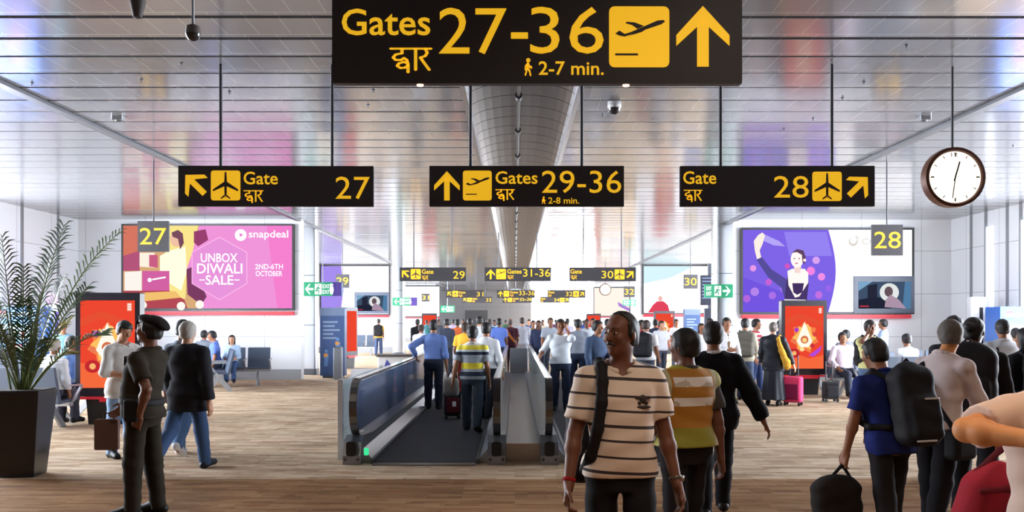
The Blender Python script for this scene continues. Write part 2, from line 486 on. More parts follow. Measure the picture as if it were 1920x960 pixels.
def person(label, x, y, h=1.62, rz=0.0, res=0.012, skin='mid', hair='black', hairstyle='short', top=(200, 200, 205), sleeve='short', hem=None,
           pants=(45, 48, 56), shoe=(30, 28, 28), la={}, ra={}, ll=(0, 0, 0), rl=(0, 0, 0), lean=0.0, yaw=0.0, pitch=0.0, wide=1.0, belly=0.0,
           topname='shirt', jacket=None, skirt=None, collar=True, hs=1.0, face=True, moustache=False, eyes=False, group=None, seat=None,
           pantname='trousers', openfront=None, twist=0.0, hand_res=None, tuck=False, loose=1.0, vneck=False):
    H = h; D = math.radians
    root = thing('person', label, 'person', (x, y, 0), D(rz), group)
    info = {'root': root, 'H': H}
    # ---- legs
    hz = 0.525 * H
    L = {}
    zmin = 9
    for s, (a, b, p) in ((1, ll), (-1, rl)):
        a, b, p = D(a), D(b), D(p)
        hip = V(s * .052 * H * wide, 0, hz - .012 * H)
        kn = hip + .242 * H * V(s * .02, -math.sin(a), -math.cos(a))
        an = kn + .236 * H * V(s * .02, -math.sin(a - b), -math.cos(a - b))
        Rp = rotx(p)
        heel = an + Rp @ V(0, .024 * H, -.026 * H); toe = an + Rp @ V(s * .012 * H, -.098 * H, -.030 * H)
        zmin = min(zmin, heel[2] - .016 * H, toe[2] - .012 * H)
        L[s] = [hip, kn, an, heel, toe]
    dz = -zmin
    if seat is not None: dz = max(dz, seat - (hz - .07 * H))
    for s in L: L[s] = [q + V(0, 0, dz) for q in L[s]]
    O = V(0, 0, hz + dz)
    T = rotz(D(twist)) @ rotx(D(lean))
    tp = lambda q: O + T @ np.asarray(q, float)
    sec = []
    for (q, w, d, o) in SEC:
        bl = belly * math.exp(-((q - .09) / .085) ** 2)
        sec.append((q * H, w * H * wide, (d + bl * .5) * H * (0.5 + 0.5 * wide), (o - bl * .5) * H))
    # ---- arms
    A = {}
    for s, ar in ((1, la), (-1, ra)):
        sh = tp((s * .101 * H * wide, .006 * H, .262 * H))
        l1, l2 = .170 * H, .148 * H
        if 'elbow' in ar:
            el = np.asarray(ar['elbow'], float); wr = np.asarray(ar['wrist'], float)
        elif 'wrist' in ar:
            el, wr = ik(sh, np.asarray(ar['wrist'], float), l1, l2, ar.get('hint', (s * .5, .6, -1)))
        else:
            q, r, e = D(ar.get('swing', 0)), D(ar.get('out', 9)), D(ar.get('bend', 14))
            u = V(s * math.sin(r), -math.sin(q) * math.cos(r), -math.cos(q) * math.cos(r))
            u = T @ u if ar.get('follow') else u
            bd = np.asarray(ar.get('dir', (-s * .25, -1, 0)), float); f = unit(bd - (bd @ u) * u)
            el = sh + u * l1; wr = el + (u * math.cos(e) + f * math.sin(e)) * l2
        A[s] = [sh, el, wr]
    # ---- head frame
    hc = tp((0, -.006 * H, .405 * H + .0 * H)); hr = rotz(D(yaw)) @ rotx(D(pitch)); k = H / 1.7 * hs
    hc = hc + V(0, -math.sin(D(pitch)) * .05 * k, -(1 - math.cos(D(pitch))) * .05 * k)
    hp = lambda q: hc + hr @ (np.asarray(q, float) * k)
    info.update(A=A, L=L, O=O, T=T, tp=tp, hp=hp, hc=hc, k=k)
    pts = np.array([q for s in L for q in L[s]] + [q for s in A for q in A[s]] + [hc, O])
    # ---- body: one continuous surface
    F = Field(pts.min(0) - .15 * H, pts.max(0) + .15 * H, res)
    F.add(prof(O, T, [(q, w * .93, d * .93, o) for q, w, d, o in sec]), .02)
    F.add(cap(tp((0, .014 * H, .29 * H)), hp((0, .022, -.06)), .036 * H, .031 * H), .03)
    for s in (1, -1):
        hip, kn, an, heel, toe = L[s]
        F.add(cap(hip, kn, .045 * H, .027 * H), .015); F.add(cap(kn, an, .027 * H, .020 * H), .006)
        cf = kn + (an - kn) * .3 + V(0, .007 * H, 0)
        F.add(ell(cf, (.024 * H, .025 * H, .055 * H)), .010)
        F.add(cap(an, heel, .022 * H, .020 * H), .01); F.add(cap(heel, toe, .020 * H, .016 * H), .015)
        sh, el, wr = A[s]
        F.add(cap(tp((s * .03 * H, .010 * H, .290 * H)), sh, .024 * H, .028 * H), .02)
        F.add(cap(sh, el, .029 * H, .0245 * H), .015)
        F.add(cap(el, wr, .0255 * H, .0165 * H), .008)
        F.add(ell(el + (wr - el) * .28, (.027 * H,) * 3), .015)
    # head
    hd = [(ell(hp((0, .012, .030)), (.076 * k, .096 * k, .088 * k), hr), .0), (ell(hp((0, -.020, -.035)), (.060 * k, .072 * k, .082 * k), hr), .03)]
    if face:
        hd += [(ell(hp((0, -.066, -.088)), (.026 * k, .022 * k, .020 * k), hr), .02),
               (cap(hp((0, -.088, .022)), hp((0, -.110, -.018)), .008 * k, .012 * k), .012), (ell(hp((0, -.108, -.022)), (.018 * k, .013 * k, .011 * k), hr), .008),
               (cap(hp((-.036, -.078, .034)), hp((.036, -.078, .034)), .011 * k), .014), (cap(hp((-.018, -.087, -.054)), hp((.018, -.087, -.054)), .007 * k), .006),
               (cap(hp((-.015, -.085, -.064)), hp((.015, -.085, -.064)), .007 * k), .008)]
        for s in (1, -1): hd += [(ell(hp((s * .040, -.066, -.018)), (.022 * k, .02 * k, .02 * k), hr), .02)]
    for s in (1, -1):
        hd += [(ell(hp((s * .077, .012, -.004)), (.010 * k, .020 * k, .031 * k), hr @ rotz(s * .35)), .008)]
    for q, kk in hd: F.add(q, kk)
    if face and res < .013:
        for s in (1, -1):
            F.sub(ell(hp((s * .031, -.098, .012)), (.017 * k, .016 * k, .011 * k), hr), .01)
            F.add(ell(hp((s * .031, -.076, .012)), (.013 * k, .013 * k, .012 * k), hr), .004)
    # hands: palm, four unequal bent fingers, thumb from the side of the palm
    for s in (1, -1):
        sh, el, wr = A[s]; ar = la if s == 1 else ra
        d = unit(wr - el) if 'hdir' not in ar else unit(ar['hdir'])
        n = np.asarray(ar.get('palm', (-s, -.15, 0)), float); n = unit(n - (n @ d) * d)
        t = np.cross(d, n) * 1.0
        if 'thumb' in ar: tv = np.asarray(ar['thumb'], float)
        else: tv = V(0, -1, 0) if abs(d[1]) < .8 else V(0, 0, 1)
        if t @ tv < 0: t = -t
        Rm = np.stack([t, n, d], 1); curl = ar.get('curl', .55)
        pc = wr + d * .040 * H
        F.add(rb3(pc, (.024 * H, .0095 * H, .032 * H), .008 * H, Rm), .012)
        F.add(cap(wr, wr + d * .02 * H, .0165 * H, .016 * H), .01)
        fr = max(.0054 * H, .62 * res)
        for i, (off, ln) in enumerate(((.0175, .042), (.006, .047), (-.0055, .044), (-.017, .035))):
            b0 = wr + d * .066 * H + t * off * H
            c1 = curl; e1 = b0 + (d * math.cos(c1 * .6) + n * math.sin(c1 * .6)) * ln * .5 * H
            e2 = e1 + (d * math.cos(c1 * 1.7) + n * math.sin(c1 * 1.7)) * ln * .5 * H
            F.add(cap(b0 - d * .012 * H, e1, fr * 1.05, fr), .004); F.add(cap(e1, e2, fr, fr * .85), .003)
        b0 = wr + d * .022 * H + t * .018 * H
        e1 = b0 + (d * .72 + t * .62 + n * .25) * .026 * H; e2 = e1 + (d * .9 + t * .15 + n * .38) * .026 * H
        F.add(cap(b0, e1, fr * 1.35, fr * 1.15), .008); F.add(cap(e1, e2, fr * 1.15, fr * .95), .003)
        info['hand%d' % s] = pc + d * .02 * H + n * .02 * H
        info['palm%d' % s] = pc
    info['body'] = ob('body', F.mesh('body'), SKIN[skin], root)
    rc = max(res, .010)
    # ---- trousers or skirt
    g = .011 * H * loose
    if skirt is None:
        P = [prof(O, T, [q for q in [(q, w, d, o) for q, w, d, o in sec] if q[0] <= .10 * H], grow=.005 * H)]
        P = [(P[0], .02)]
        for s in (1, -1):
            hip, kn, an, heel, toe = L[s]
            P += [(cap(hip, kn, .054 * H, .044 * H + g * .4), .025), (cap(kn, an + (an - kn) * .09, .044 * H + g * .4, .034 * H + g * .3, flat=True), .02)]
        wz = .060 * H
        cl = [lambda X, Y, Z: (T[0][2] * (X - O[0]) + T[1][2] * (Y - O[1]) + T[2][2] * (Z - O[2])) - wz]
        if seat is None: sl = L[1][0] * 0
        info['pants'] = solid(pantname, P, rc, pants if not isinstance(pants, tuple) else cloth(pants), root, clips=cl, disp=wrinkle(.0035 if rc < .02 else .002, x * 3.1))
    # ---- shoes
    for s in (1, -1):
        hip, kn, an, heel, toe = L[s]
        hl = heel + V(0, 0, .006 * H); te = toe + V(0, 0, .004 * H); up = unit(np.cross(V(1, 0, 0), toe - heel)); up = up if up[2] > 0 else -up
        solid('shoe', [(cap(hl, te, .026 * H, .024 * H, sq=(up, 1.15)), .0), (cap(an, hl, .027 * H, .026 * H), .02), (cap(an + (toe - heel) * .2, te, .026 * H, .020 * H), .02)], min(rc, .012), cloth(shoe, .5), root)
    # ---- top
    hm = (hem if hem is not None else (.455 if not tuck else .57)) * H
    if seat is not None: hm += O[2] - .525 * H
    def top_solid(name, m, grow, sleeve, hm, kk, openf=None, wr_amp=.004, sgrow=0.0):
        sec2 = [(q, w + grow + (max(0, .05 * H - q) * .12), d + grow + (max(0, .05 * H - q) * .10), o) for q, w, d, o in sec if q > -.08 * H]
        lowq = hm - O[2]
        if lowq < sec2[0][0]:
            q0 = sec2[0]; f = (q0[0] - lowq)
            sec2 = [(lowq, max(q0[1], .105 * H * wide + grow) + f * .10, max(q0[2], .078 * H + grow) + f * .10, q0[3])] + [(q, max(w, .100 * H * wide + grow) if q < 0 else w, max(d, .075 * H + grow) if q < 0 else d, o) for q, w, d, o in sec2]
        P = [(prof(O, T, sec2), .0)]
        for s in (1, -1):
            sh, el, wr = A[s]
            P.append((cap(tp((s * .030 * H, .010 * H, .288 * H)), sh, .022 * H + grow, .029 * H + grow), .03))
            if sleeve == 'none': continue
            f = {'short': .72, 'long': 1.0, 'roll': 1.0}[sleeve]
            e = sh + (el - sh) * f
            P.append((cap(sh, e, .029 * H + grow, .028 * H + grow + (.005 * H if sleeve == 'short' else 0) + sgrow, flat=(sleeve == 'short')), .022))
            if sleeve != 'short':
                ff = .96 if sleeve == 'long' else .35
                P.append((cap(el, el + (wr - el) * ff, .029 * H + grow * .9, .021 * H + grow * .8 + sgrow * .6, flat=True), .012))
        subs = [(cap(tp((0, .002 * H, .292 * H)), hp((0, .0, -.055)), .041 * H, .046 * H), .006)] if collar is not None else []
        if openf: subs.append((openf(tp, H), .006))
        if vneck: subs.append((cap(tp((0, -.060 * H, .300 * H)), tp((0, -.085 * H, .255 * H)), .028 * H, .008 * H), .006))
        cl = [lambda X, Y, Z: hm - (O[2] + T[0][2] * (X - O[0]) + T[1][2] * (Y - O[1]) + T[2][2] * (Z - O[2]))]
        return solid(name, P, rc, m, root, subs=subs, clips=cl, disp=wrinkle(wr_amp, x * 2.3 + 1))
    tm = top if not isinstance(top, tuple) else cloth(top)
    info['top'] = top_solid(topname, tm, g, sleeve, hm, .02, openf=None)
    if collar and res < .016:
        c0 = tp((0, .006 * H, .312 * H)); pp = []
        for i in range(15):
            a0 = D(-62) + (2 * PI - D(56)) * i / 14.0 + D(0)
            a0 = -PI / 2 + D(28) + (2 * PI - D(56)) * i / 14.0
            fr = (1 - math.sin(a0)) / 2
            pp.append(c0 + T @ V(.046 * H * math.cos(a0), .050 * H * math.sin(a0), (.010 - .030 * fr) * H))
        solid('collar', [(cap(pp[i], pp[i + 1], .0105 * H), .006) for i in range(14)], min(rc, .009), tm if collar is True else cloth(collar), info['top'])
    if jacket is not None:
        jc = jacket
        info['jacket'] = top_solid(jc.get('name', 'jacket'), jc['m'] if 'm' in jc else cloth(jc['c']), g + .010 * H, jc.get('sleeve', 'long'), jc.get('hem', .44) * H, .02, openf=jc.get('open'), wr_amp=.004)
    if skirt is not None:
        z0 = skirt.get('z', .05) * H
        zt = O[2] + .06 * H
        r0 = skirt.get('r', .13) * H
        S2 = [(z0, r0, r0 * .92, 0), ((z0 + zt) / 2, .118 * H, .10 * H, 0), (zt - .06 * H, .108 * H, .082 * H, 0), (zt, .094 * H, .072 * H, 0)]
        solid(skirt.get('name', 'robe_skirt'), [(prof(V(0, 0, 0), np.eye(3), S2, 2.1), 0)], rc, cloth(skirt['c']), root, disp=lambda X, Y, Z: .008 * np.sin(9 * np.arctan2(Y, X)) * np.clip((zt - Z) / zt, 0, 1))
    # ---- hair
    if hairstyle in ('short', 'receding', 'bald', 'long', 'bun', 'cap'):
        gr = {'short': .017, 'receding': .008, 'bald': .006, 'long': .016, 'bun': .012, 'cap': .008}[hairstyle]
        P = [(ell(hp((0, .013, .031)), ((.077 + gr) * k, (.097 + gr) * k, (.089 + gr) * k), hr), 0)]
        P.append((ell(hp((0, .045, -.03)), ((.066 + gr * .6) * k, (.058 + gr) * k, .06 * k), hr), .02))
        fz, by, nz = {'short': (.066, .002, -.070), 'receding': (.074, .006, -.060), 'bald': (.3, .035, -.07), 'long': (.072, -.01, -.2), 'bun': (.07, .0, -.07), 'cap': (.07, .0, -.07)}[hairstyle]
        if hairstyle == 'long':
            P += [(cap(hp((0, .06, 0)), hp((0, .085, -.24)), .075 * k, .06 * k), .03), (cap(hp((.055, .03, 0)), hp((.065, .03, -.2)), .035 * k, .03 * k), .02), (cap(hp((-.055, .03, 0)), hp((-.065, .03, -.2)), .035 * k, .03 * k), .02)]
            nz = -.3
        if hairstyle == 'bun': P += [(ell(hp((0, .12, .03)), (.04 * k,) * 3), .015)]
        def hclip(X, Y, Z):
            px, py, pz = (X - hc[0]) / k, (Y - hc[1]) / k, (Z - hc[2]) / k
            qx = hr[0][0] * px + hr[1][0] * py + hr[2][0] * pz; qy = hr[0][1] * px + hr[1][1] * py + hr[2][1] * pz; qz = hr[0][2] * px + hr[1][2] * py + hr[2][2] * pz
            topp = fz - qz - .10 * np.minimum(np.abs(qx), .06)
            if hairstyle == 'receding': topp = topp + np.clip(.005 - qy, 0, .2) * .95
            back = np.maximum(by - qy - .35 * np.maximum(qz, 0), nz - qz)
            side = np.maximum(-.03 - qy, np.maximum(-.028 - qz, .068 - np.abs(qx)))
            if hairstyle == 'bald': return np.maximum(np.maximum(back, qz - .075), -9) * k
            return np.minimum(np.minimum(topp, back), side if hairstyle in ('short', 'receding') else 9) * k
        amp = .0025
        info['hair'] = solid('hair', P, min(rc, .011), HAIR[hair], root, clips=[hclip], disp=lambda X, Y, Z: amp * np.sin(90 * X + 30 * Z) * np.sin(80 * Y + 50 * Z))
    if moustache:
        solid('moustache', [(cap(hp((0, -.098, -.041)), hp((.030, -.084, -.052)), .0085 * k, .005 * k), .004), (cap(hp((0, -.098, -.041)), hp((-.030, -.084, -.052)), .0085 * k, .005 * k), .004)], .004, HAIR['black'], root)
    if eyes:
        for s in (1, -1):
            e = solid('eye', [ell(hp((s * .031, -.0775, .012)), (.0115 * k,) * 3)], .003, EYE, root)
            solid('iris', [ell(hp((s * .031 - .002, -.0865, .012)), (.0062 * k, .0045 * k, .0062 * k))], .002, IRIS, e)
            solid('eyebrow', [(cap(hp((s * .014, -.090, .036)), hp((s * .048, -.074, .038)), .0055 * k, .0035 * k), 0)], .004, HAIR['black'], root)
    return info

def world_pt(info, q):
    r = info['root']; a = r.rotation_euler[2]
    return np.array(r.location) + rotz(a) @ np.asarray(q, float)
# ---------------------------------------------------------------- the building
CEIL = 4.29
XW, YW1, YW2, YW3, YEND = 11.7, 24.3, 44.4, 68.0, 84.0
XB, XI = 9.6, 5.8

def carpet_mat():
    m = bpy.data.materials.new('woven_carpet'); m.use_nodes = True
    nt = m.node_tree; b = nt.nodes['Principled BSDF']; N = nt.nodes.new; Lk = nt.links.new
    b.inputs['Roughness'].default_value = 0.95; b.inputs['Specular IOR Level'].default_value = 0.1
    tc = N('ShaderNodeTexCoord')
    def mapped(sc):
        mp = N('ShaderNodeMapping'); mp.inputs['Scale'].default_value = sc; Lk(tc.outputs['Object'], mp.inputs['Vector']); return mp.outputs[0]
    def brick(sc, off):
        br = N('ShaderNodeTexBrick'); br.offset = off; br.inputs['Scale'].default_value = 1.0
        br.inputs['Mortar Size'].default_value = 0.0; br.inputs['Brick Width'].default_value = 1.0; br.inputs['Row Height'].default_value = 1.0
        br.inputs['Color1'].default_value = (0, 0, 0, 1); br.inputs['Color2'].default_value = (1, 1, 1, 1)
        Lk(mapped(sc), br.inputs['Vector']); return br.outputs['Color']
    def noise(sc, det=3.0):
        n = N('ShaderNodeTexNoise'); n.inputs['Scale'].default_value = 1.0; n.inputs['Detail'].default_value = det
        Lk(mapped(sc), n.inputs['Vector']); return n.outputs['Fac']
    def mix(f, a, bb, mode='MIX'):
        mx = N('ShaderNodeMix'); mx.data_type = 'RGBA'; mx.blend_type = mode
        if isinstance(f, (int, float)): mx.inputs[0].default_value = f
        else: Lk(f, mx.inputs[0])
        for i, q in ((6, a), (7, bb)):
            if isinstance(q, tuple): mx.inputs[i].default_value = q
            else: Lk(q, mx.inputs[i])
        return mx.outputs[2]
    def ramp(v, stops):
        r = N('ShaderNodeValToRGB'); e = r.color_ramp.elements
        e[0].position, e[0].color = stops[0]; e[1].position, e[1].color = stops[-1]
        for p, c in stops[1:-1]:
            q = e.new(p); q.color = c
        Lk(v, r.inputs[0]); return r.outputs[0]
    a = brick((2.1, 9.0, 1), 0.37); a2 = brick((3.3, 16.0, 1), 0.61)
    s = noise((1.1, 7.0, 1), 4.0); big = noise((0.35, 1.0, 1), 2.0); red = noise((0.7, 5.5, 1), 2.0)
    s2 = noise((2.6, 17.0, 1), 5.0); t = mix(0.5, s, s2); t = mix(0.22, t, a); t = mix(0.16, t, a2)
    base = ramp(t, [(0.24, lin((122, 100, 80))), (0.42, lin((164, 139, 112))), (0.56, lin((190, 166, 139))), (0.74, lin((212, 194, 169)))])
    rust = ramp(red, [(0.60, (0, 0, 0, 1)), (0.72, (0.55, 0.55, 0.55, 1))])
    col = mix(rust, base, lin((150, 92, 60)))
    dk = ramp(big, [(0.35, (0.88, 0.88, 0.88, 1)), (0.65, (1.08, 1.08, 1.08, 1))])
    col = mix(1.0, col, dk, 'MULTIPLY')
    # carpet colour turns darker and browner nearer than a straight line across the hall
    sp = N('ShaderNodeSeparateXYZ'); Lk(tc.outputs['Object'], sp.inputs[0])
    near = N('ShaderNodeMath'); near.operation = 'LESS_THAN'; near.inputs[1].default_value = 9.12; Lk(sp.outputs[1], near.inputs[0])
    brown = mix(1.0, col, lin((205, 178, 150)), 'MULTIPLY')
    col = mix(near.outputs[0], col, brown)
    Lk(col, b.inputs['Base Color'])
    bp = N('ShaderNodeBump'); bp.inputs['Strength'].default_value = 0.25; bp.inputs['Distance'].default_value = 0.01
    fine = noise((220, 220, 1), 2.0); Lk(fine, bp.inputs['Height']); Lk(bp.outputs[0], b.inputs['Normal'])
    return m

def ceiling_mat():
    m = bpy.data.materials.new('brushed_metal_ceiling'); m.use_nodes = True
    nt = m.node_tree; b = nt.nodes['Principled BSDF']; N = nt.nodes.new; Lk = nt.links.new
    b.inputs['Metallic'].default_value = 0.54; b.inputs['Roughness'].default_value = 0.15
    tc = N('ShaderNodeTexCoord')
    mp = N('ShaderNodeMapping'); mp.inputs['Scale'].default_value = (3.33, 1.64, 1); Lk(tc.outputs['Object'], mp.inputs['Vector'])
    br = N('ShaderNodeTexBrick'); br.offset = 0.5; br.inputs['Scale'].default_value = 1.0; br.inputs['Mortar Size'].default_value = 0.014
    br.inputs['Brick Width'].default_value = 1.0; br.inputs['Row Height'].default_value = 1.0
    br.inputs['Color1'].default_value = lin((164, 165, 169)); br.inputs['Color2'].default_value = lin((156, 157, 162)); br.inputs['Mortar'].default_value = lin((205, 205, 206))
    Lk(mp.outputs[0], br.inputs['Vector']); Lk(br.outputs['Color'], b.inputs['Base Color'])
    n = N('ShaderNodeTexNoise'); n.inputs['Scale'].default_value = 0.9; Lk(tc.outputs['Object'], n.inputs['Vector'])
    bp = N('ShaderNodeBump'); bp.inputs['Strength'].default_value = 0.05; bp.inputs['Distance'].default_value = 0.05; Lk(n.outputs['Fac'], bp.inputs['Height'])
    Lk(bp.outputs[0], b.inputs['Normal'])
    return m

def wall_mat(name, c, px=1.6, pz=1.15):
    m = bpy.data.materials.new(name); m.use_nodes = True
    nt = m.node_tree; b = nt.nodes['Principled BSDF']; N = nt.nodes.new; Lk = nt.links.new
    b.inputs['Roughness'].default_value = 0.4
    tc = N('ShaderNodeTexCoord'); sp = N('ShaderNodeSeparateXYZ'); Lk(tc.outputs['Object'], sp.inputs[0])
    ad = N('ShaderNodeMath'); ad.operation = 'ADD'; Lk(sp.outputs[0], ad.inputs[0]); Lk(sp.outputs[1], ad.inputs[1])
    cb = N('ShaderNodeCombineXYZ'); Lk(ad.outputs[0], cb.inputs[0]); Lk(sp.outputs[2], cb.inputs[1])
    br = N('ShaderNodeTexBrick'); br.offset = 0.0; br.inputs['Scale'].default_value = 1.0; br.inputs['Mortar Size'].default_value = 0.008
    br.inputs['Brick Width'].default_value = px; br.inputs['Row Height'].default_value = pz
    br.inputs['Color1'].default_value = lin(c); br.inputs['Color2'].default_value = lin(tuple(q - 3 for q in c)); br.inputs['Mortar'].default_value = lin(tuple(q - 55 for q in c))
    Lk(cb.outputs[0], br.inputs['Vector']); Lk(br.outputs['Color'], b.inputs['Base Color'])
    return m

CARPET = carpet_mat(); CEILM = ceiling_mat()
WALL = wall_mat('white_wall_panels', (238, 240, 243)); WALLG = wall_mat('grey_wall_panels', (196, 200, 206), 2.2, 1.4)
WALLN = mat('taupe_wall', (112, 98, 88), 0.7); VOID = mat('dark_void', (22, 20, 20), 0.9)
STEEL = mat('brushed_steel', (182, 184, 188), 0.28, 0.9); STEELD = mat('dark_steel', (92, 95, 102), 0.35, 0.8)
ALU = mat('grey_aluminium', (150, 153, 158), 0.4, 0.6); BLACK = mat('satin_black', (24, 23, 26), 0.4)
SIGNB = mat('sign_black', (62, 60, 64), 0.5); WHITE = mat('white_paint', (232, 234, 236), 0.4); RODM = mat('rod_dark', (38, 36, 44), 0.4)
RED = mat('red_trim', (196, 32, 48), 0.4, emit=0.25)

def panel_box(name, x0, x1, y0, y1, z0, z1, m): return struct(MB().box(x0, x1, y0, y1, z0, z1).build(name, m))

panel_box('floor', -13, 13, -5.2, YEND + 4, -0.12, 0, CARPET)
b = MB()
y = 8.05 - 0.61 * 21
VX0, VX1 = -0.60, 0.76
rt = random.Random(5)
while y < YEND:
    for x0, x1 in ((-XW - .3, -XI - .075), (-XI + .075, VX0), (VX1, XI - .075 + .1), (XI + .175, XW + .3)):
        ga, tl = (0.038 if y < 9.0 else 0.020), rt.uniform(-.0028, .0028)
        ya, yb_ = y + ga, y + 0.61 - ga
        b.add([(x0, ya, CEIL - tl), (x1, ya, CEIL - tl), (x1, yb_, CEIL + tl), (x0, yb_, CEIL + tl), (x0, ya, CEIL + .05), (x1, ya, CEIL + .05), (x1, yb_, CEIL + .05), (x0, yb_, CEIL + .05)],
              [(0, 1, 2, 3), (7, 6, 5, 4), (0, 4, 5, 1), (1, 5, 6, 2), (2, 6, 7, 3), (3, 7, 4, 0)])
    y += 0.61
struct(b.build('ceiling', CEILM))
panel_box('ceiling_upper', -13, 13, -5.2, YEND + 4, CEIL + 0.62, CEIL + 0.7, VOID)
# vaulted trough along the middle
b = MB(); cx = (VX0 + VX1) / 2; r = (VX1 - VX0) / 2; n = 16
arc = [(cx - r * math.cos(PI * i / n), CEIL + 0.02 + 0.20 * math.sin(PI * i / n)) for i in range(n + 1)]
y = 8.05 - 0.61 * 21
vt = MB()
while y < YEND:
    for i in range(n):
        a, c = arc[i], arc[i + 1]
        vt.add([(a[0], y + .012, a[1]), (c[0], y + .012, c[1]), (c[0], y + .60, c[1]), (a[0], y + .60, a[1])], [(0, 1, 2, 3)])
    y += 0.61
VAULT = mat('vault_metal', (92, 92, 95), 0.3, 0.6)
struct(vt.build('ceiling_vault', VAULT, smooth=True))
b = MB()
for x in (VX0, VX1): b.box(x - .03, x + .03, -5, YEND, CEIL - .02, CEIL + .06)
struct(b.build('trim_1', STEEL))
b = MB(); b.tube([(.05, -4, CEIL + .10), (.05, YEND - .5, CEIL + .10)], .022, 8)
for i in range(40): b.tube([(.05, 1.0 + i * 2.05, CEIL + .10), (.05, 1.16 + i * 2.05, CEIL + .10)], .045, 10)
struct(b.build('trim_4', STEELD))
b = MB()
for x in (-XI, XI + .10): b.box(x - .06, x + .06, -5, YEND, CEIL - .045, CEIL + .05)
struct(b.build('trim_2', mat('slot_diffuser', (112, 114, 120), 0.4, 0.5)))

def side_wall(name, s, x, y0, y1, wins, m, z0w=0.15, z1w=4.15):
    """wall along the hall with openings [(ya,yb)]"""
    b = MB(); t = 0.16; xa, xb = (x, x + t) if s > 0 else (x - t, x)
    cur = y0
    for ya, yb in wins:
        b.box(xa, xb, cur, ya, 0, CEIL + .1); b.box(xa, xb, ya, yb, 0, z0w); b.box(xa, xb, ya, yb, z1w, CEIL + .1); cur = yb
    b.box(xa, xb, cur, y1, 0, CEIL + .1)
    return struct(b.build(name, m))

wn = [0]
def window(x, ya, yb, strength, s, z0=0.15, z1=4.15, cols=4, rows=3, c=(236, 244, 255)):
    wn[0] += 1
    w = struct(MB().box(x + s * .06, x + s * .08, ya, yb, z0, z1).build('window_%d' % wn[0], emis('daylight_%.1f' % strength, c, strength)))
    b = MB(); 
    for i in range(cols + 1):
        yy = ya + (yb - ya) * i / cols; b.box(x - .03, x + .05, yy - .03, yy + .03, z0, z1)
    for j in range(rows + 1):
        zz = z0 + (z1 - z0) * j / rows; b.box(x - .03, x + .05, ya, yb, zz - .03, zz + .03)
    b.build('window_frame', ALU, w)
    return w

# foreground part of the hall: plain walls, no daylight
for s, nm in ((-1, 'left'), (1, 'right')):
    side_wall('wall_near_' + nm, s, s * XW, -5, 8.2, [], WALLN)
    side_wall('wall_' + nm, s, s * XW, 8.2, YW1, [(9.6, 14.4), (15.0, 19.9)], WALL)
    for ya, yb in ((9.6, 14.4), (15.0, 19.9)): window(s * XW, ya, yb, WIN_SIDE, s)
    side_wall('wall_bay_' + nm, s, s * XB, YW1 + .3, YW2, [(26.5, 34.5), (35.5, 43.0)], WALL)
    for ya, yb in ((26.5, 34.5), (35.5, 43.0)): window(s * XB, ya, yb, WIN_BAY, s, cols=6)
    side_wall('wall_bay_far_' + nm, s, s * XB, YW2, YW3, [(46.5, 66.0)], WALL)
    window(s * XB, 46.5, 66.0, WIN_BAY, s, cols=12)
    side_wall('wall_bay_end_' + nm, s, s * XB, YW3, YEND, [], WALL)
panel_box('wall_back', -13, 13, -5.2, -5, 0, CEIL + .5, WALLN)
for i, (yy, xo) in enumerate(((YW1, XW + .2), (YW2, XB + .1), (YW3, XB + .1))):
    nm = ('', 'second_', 'third_')[i]
    panel_box('wall_%sleft_cross' % nm, -xo, -XI + .08 - (.22 if i else 0), yy, yy + .3, 0, CEIL + .1, WALL)
    panel_box('wall_%sright_cross' % nm, XI + .12 + (.1 if i else 0), xo, yy, yy + .3, 0, CEIL + .1, WALL)
    struct(MB().box(-xo, -XI + .082 - (.22 if i else 0), yy - .02, yy + .01, 0, .28).box(XI + .118 + (.1 if i else 0), xo, yy - .02, yy + .01, 0, .28).build('baseboard_%d' % (i + 1), mat('grey_baseboard', (150, 150, 152), 0.5)))
# end of the hall: grey wall with door on the left, tall glazing on the right
panel_box('wall_end', -XB - .1, 1.5, YEND, YEND + .3, 0, CEIL + .1, WALLG)
wn[0] += 1
w = struct(MB().box(1.5, XB + .1, YEND + .1, YEND + .14, 0.0, CEIL + .02).build('window_%d' % wn[0], emis('daylight_end', (244, 248, 255), WIN_END)))
b = MB()
for i in range(9): b.box(1.5 + i * 1.02 - .03, 1.5 + i * 1.02 + .03, YEND, YEND + .1, 0, CEIL)
for z in (1.2, 2.9): b.box(1.5, XB, YEND, YEND + .1, z - .03, z + .03)
b.build('window_frame', ALU, w)
dr = struct(MB().box(-4.6, -2.5, YEND - .05, YEND, 0, 2.5).build('door_1', mat('grey_door', (128, 132, 138), 0.5)))
MB().box(-3.57, -3.53, YEND - .07, YEND - .05, .9, 1.2).build('door_handle', STEEL, dr)

# bright narrow light slots and cover strips of the right side wall, seen past the corner
for i, yy in enumerate((20.75, 22.3)):
    b = MB().box(XW - .03, XW + .0, yy - .14, yy + .14, .3, 3.9)
    wn[0] += 1
    w = struct(b.build('window_%d' % wn[0], emis('daylight_slot', (240, 246, 255), 2.2)))
    MB().box(XW - .06, XW - .02, yy + .14, yy + .18, .0, CEIL).build('window_frame', ALU, w)
b = MB()
for s in (-1, 1):
    for yy in (21.5, 23.2): b.box(s * XW - .04, s * XW + .04, yy - .035, yy + .035, 0, CEIL)
struct(b.build('trim_3', ALU))

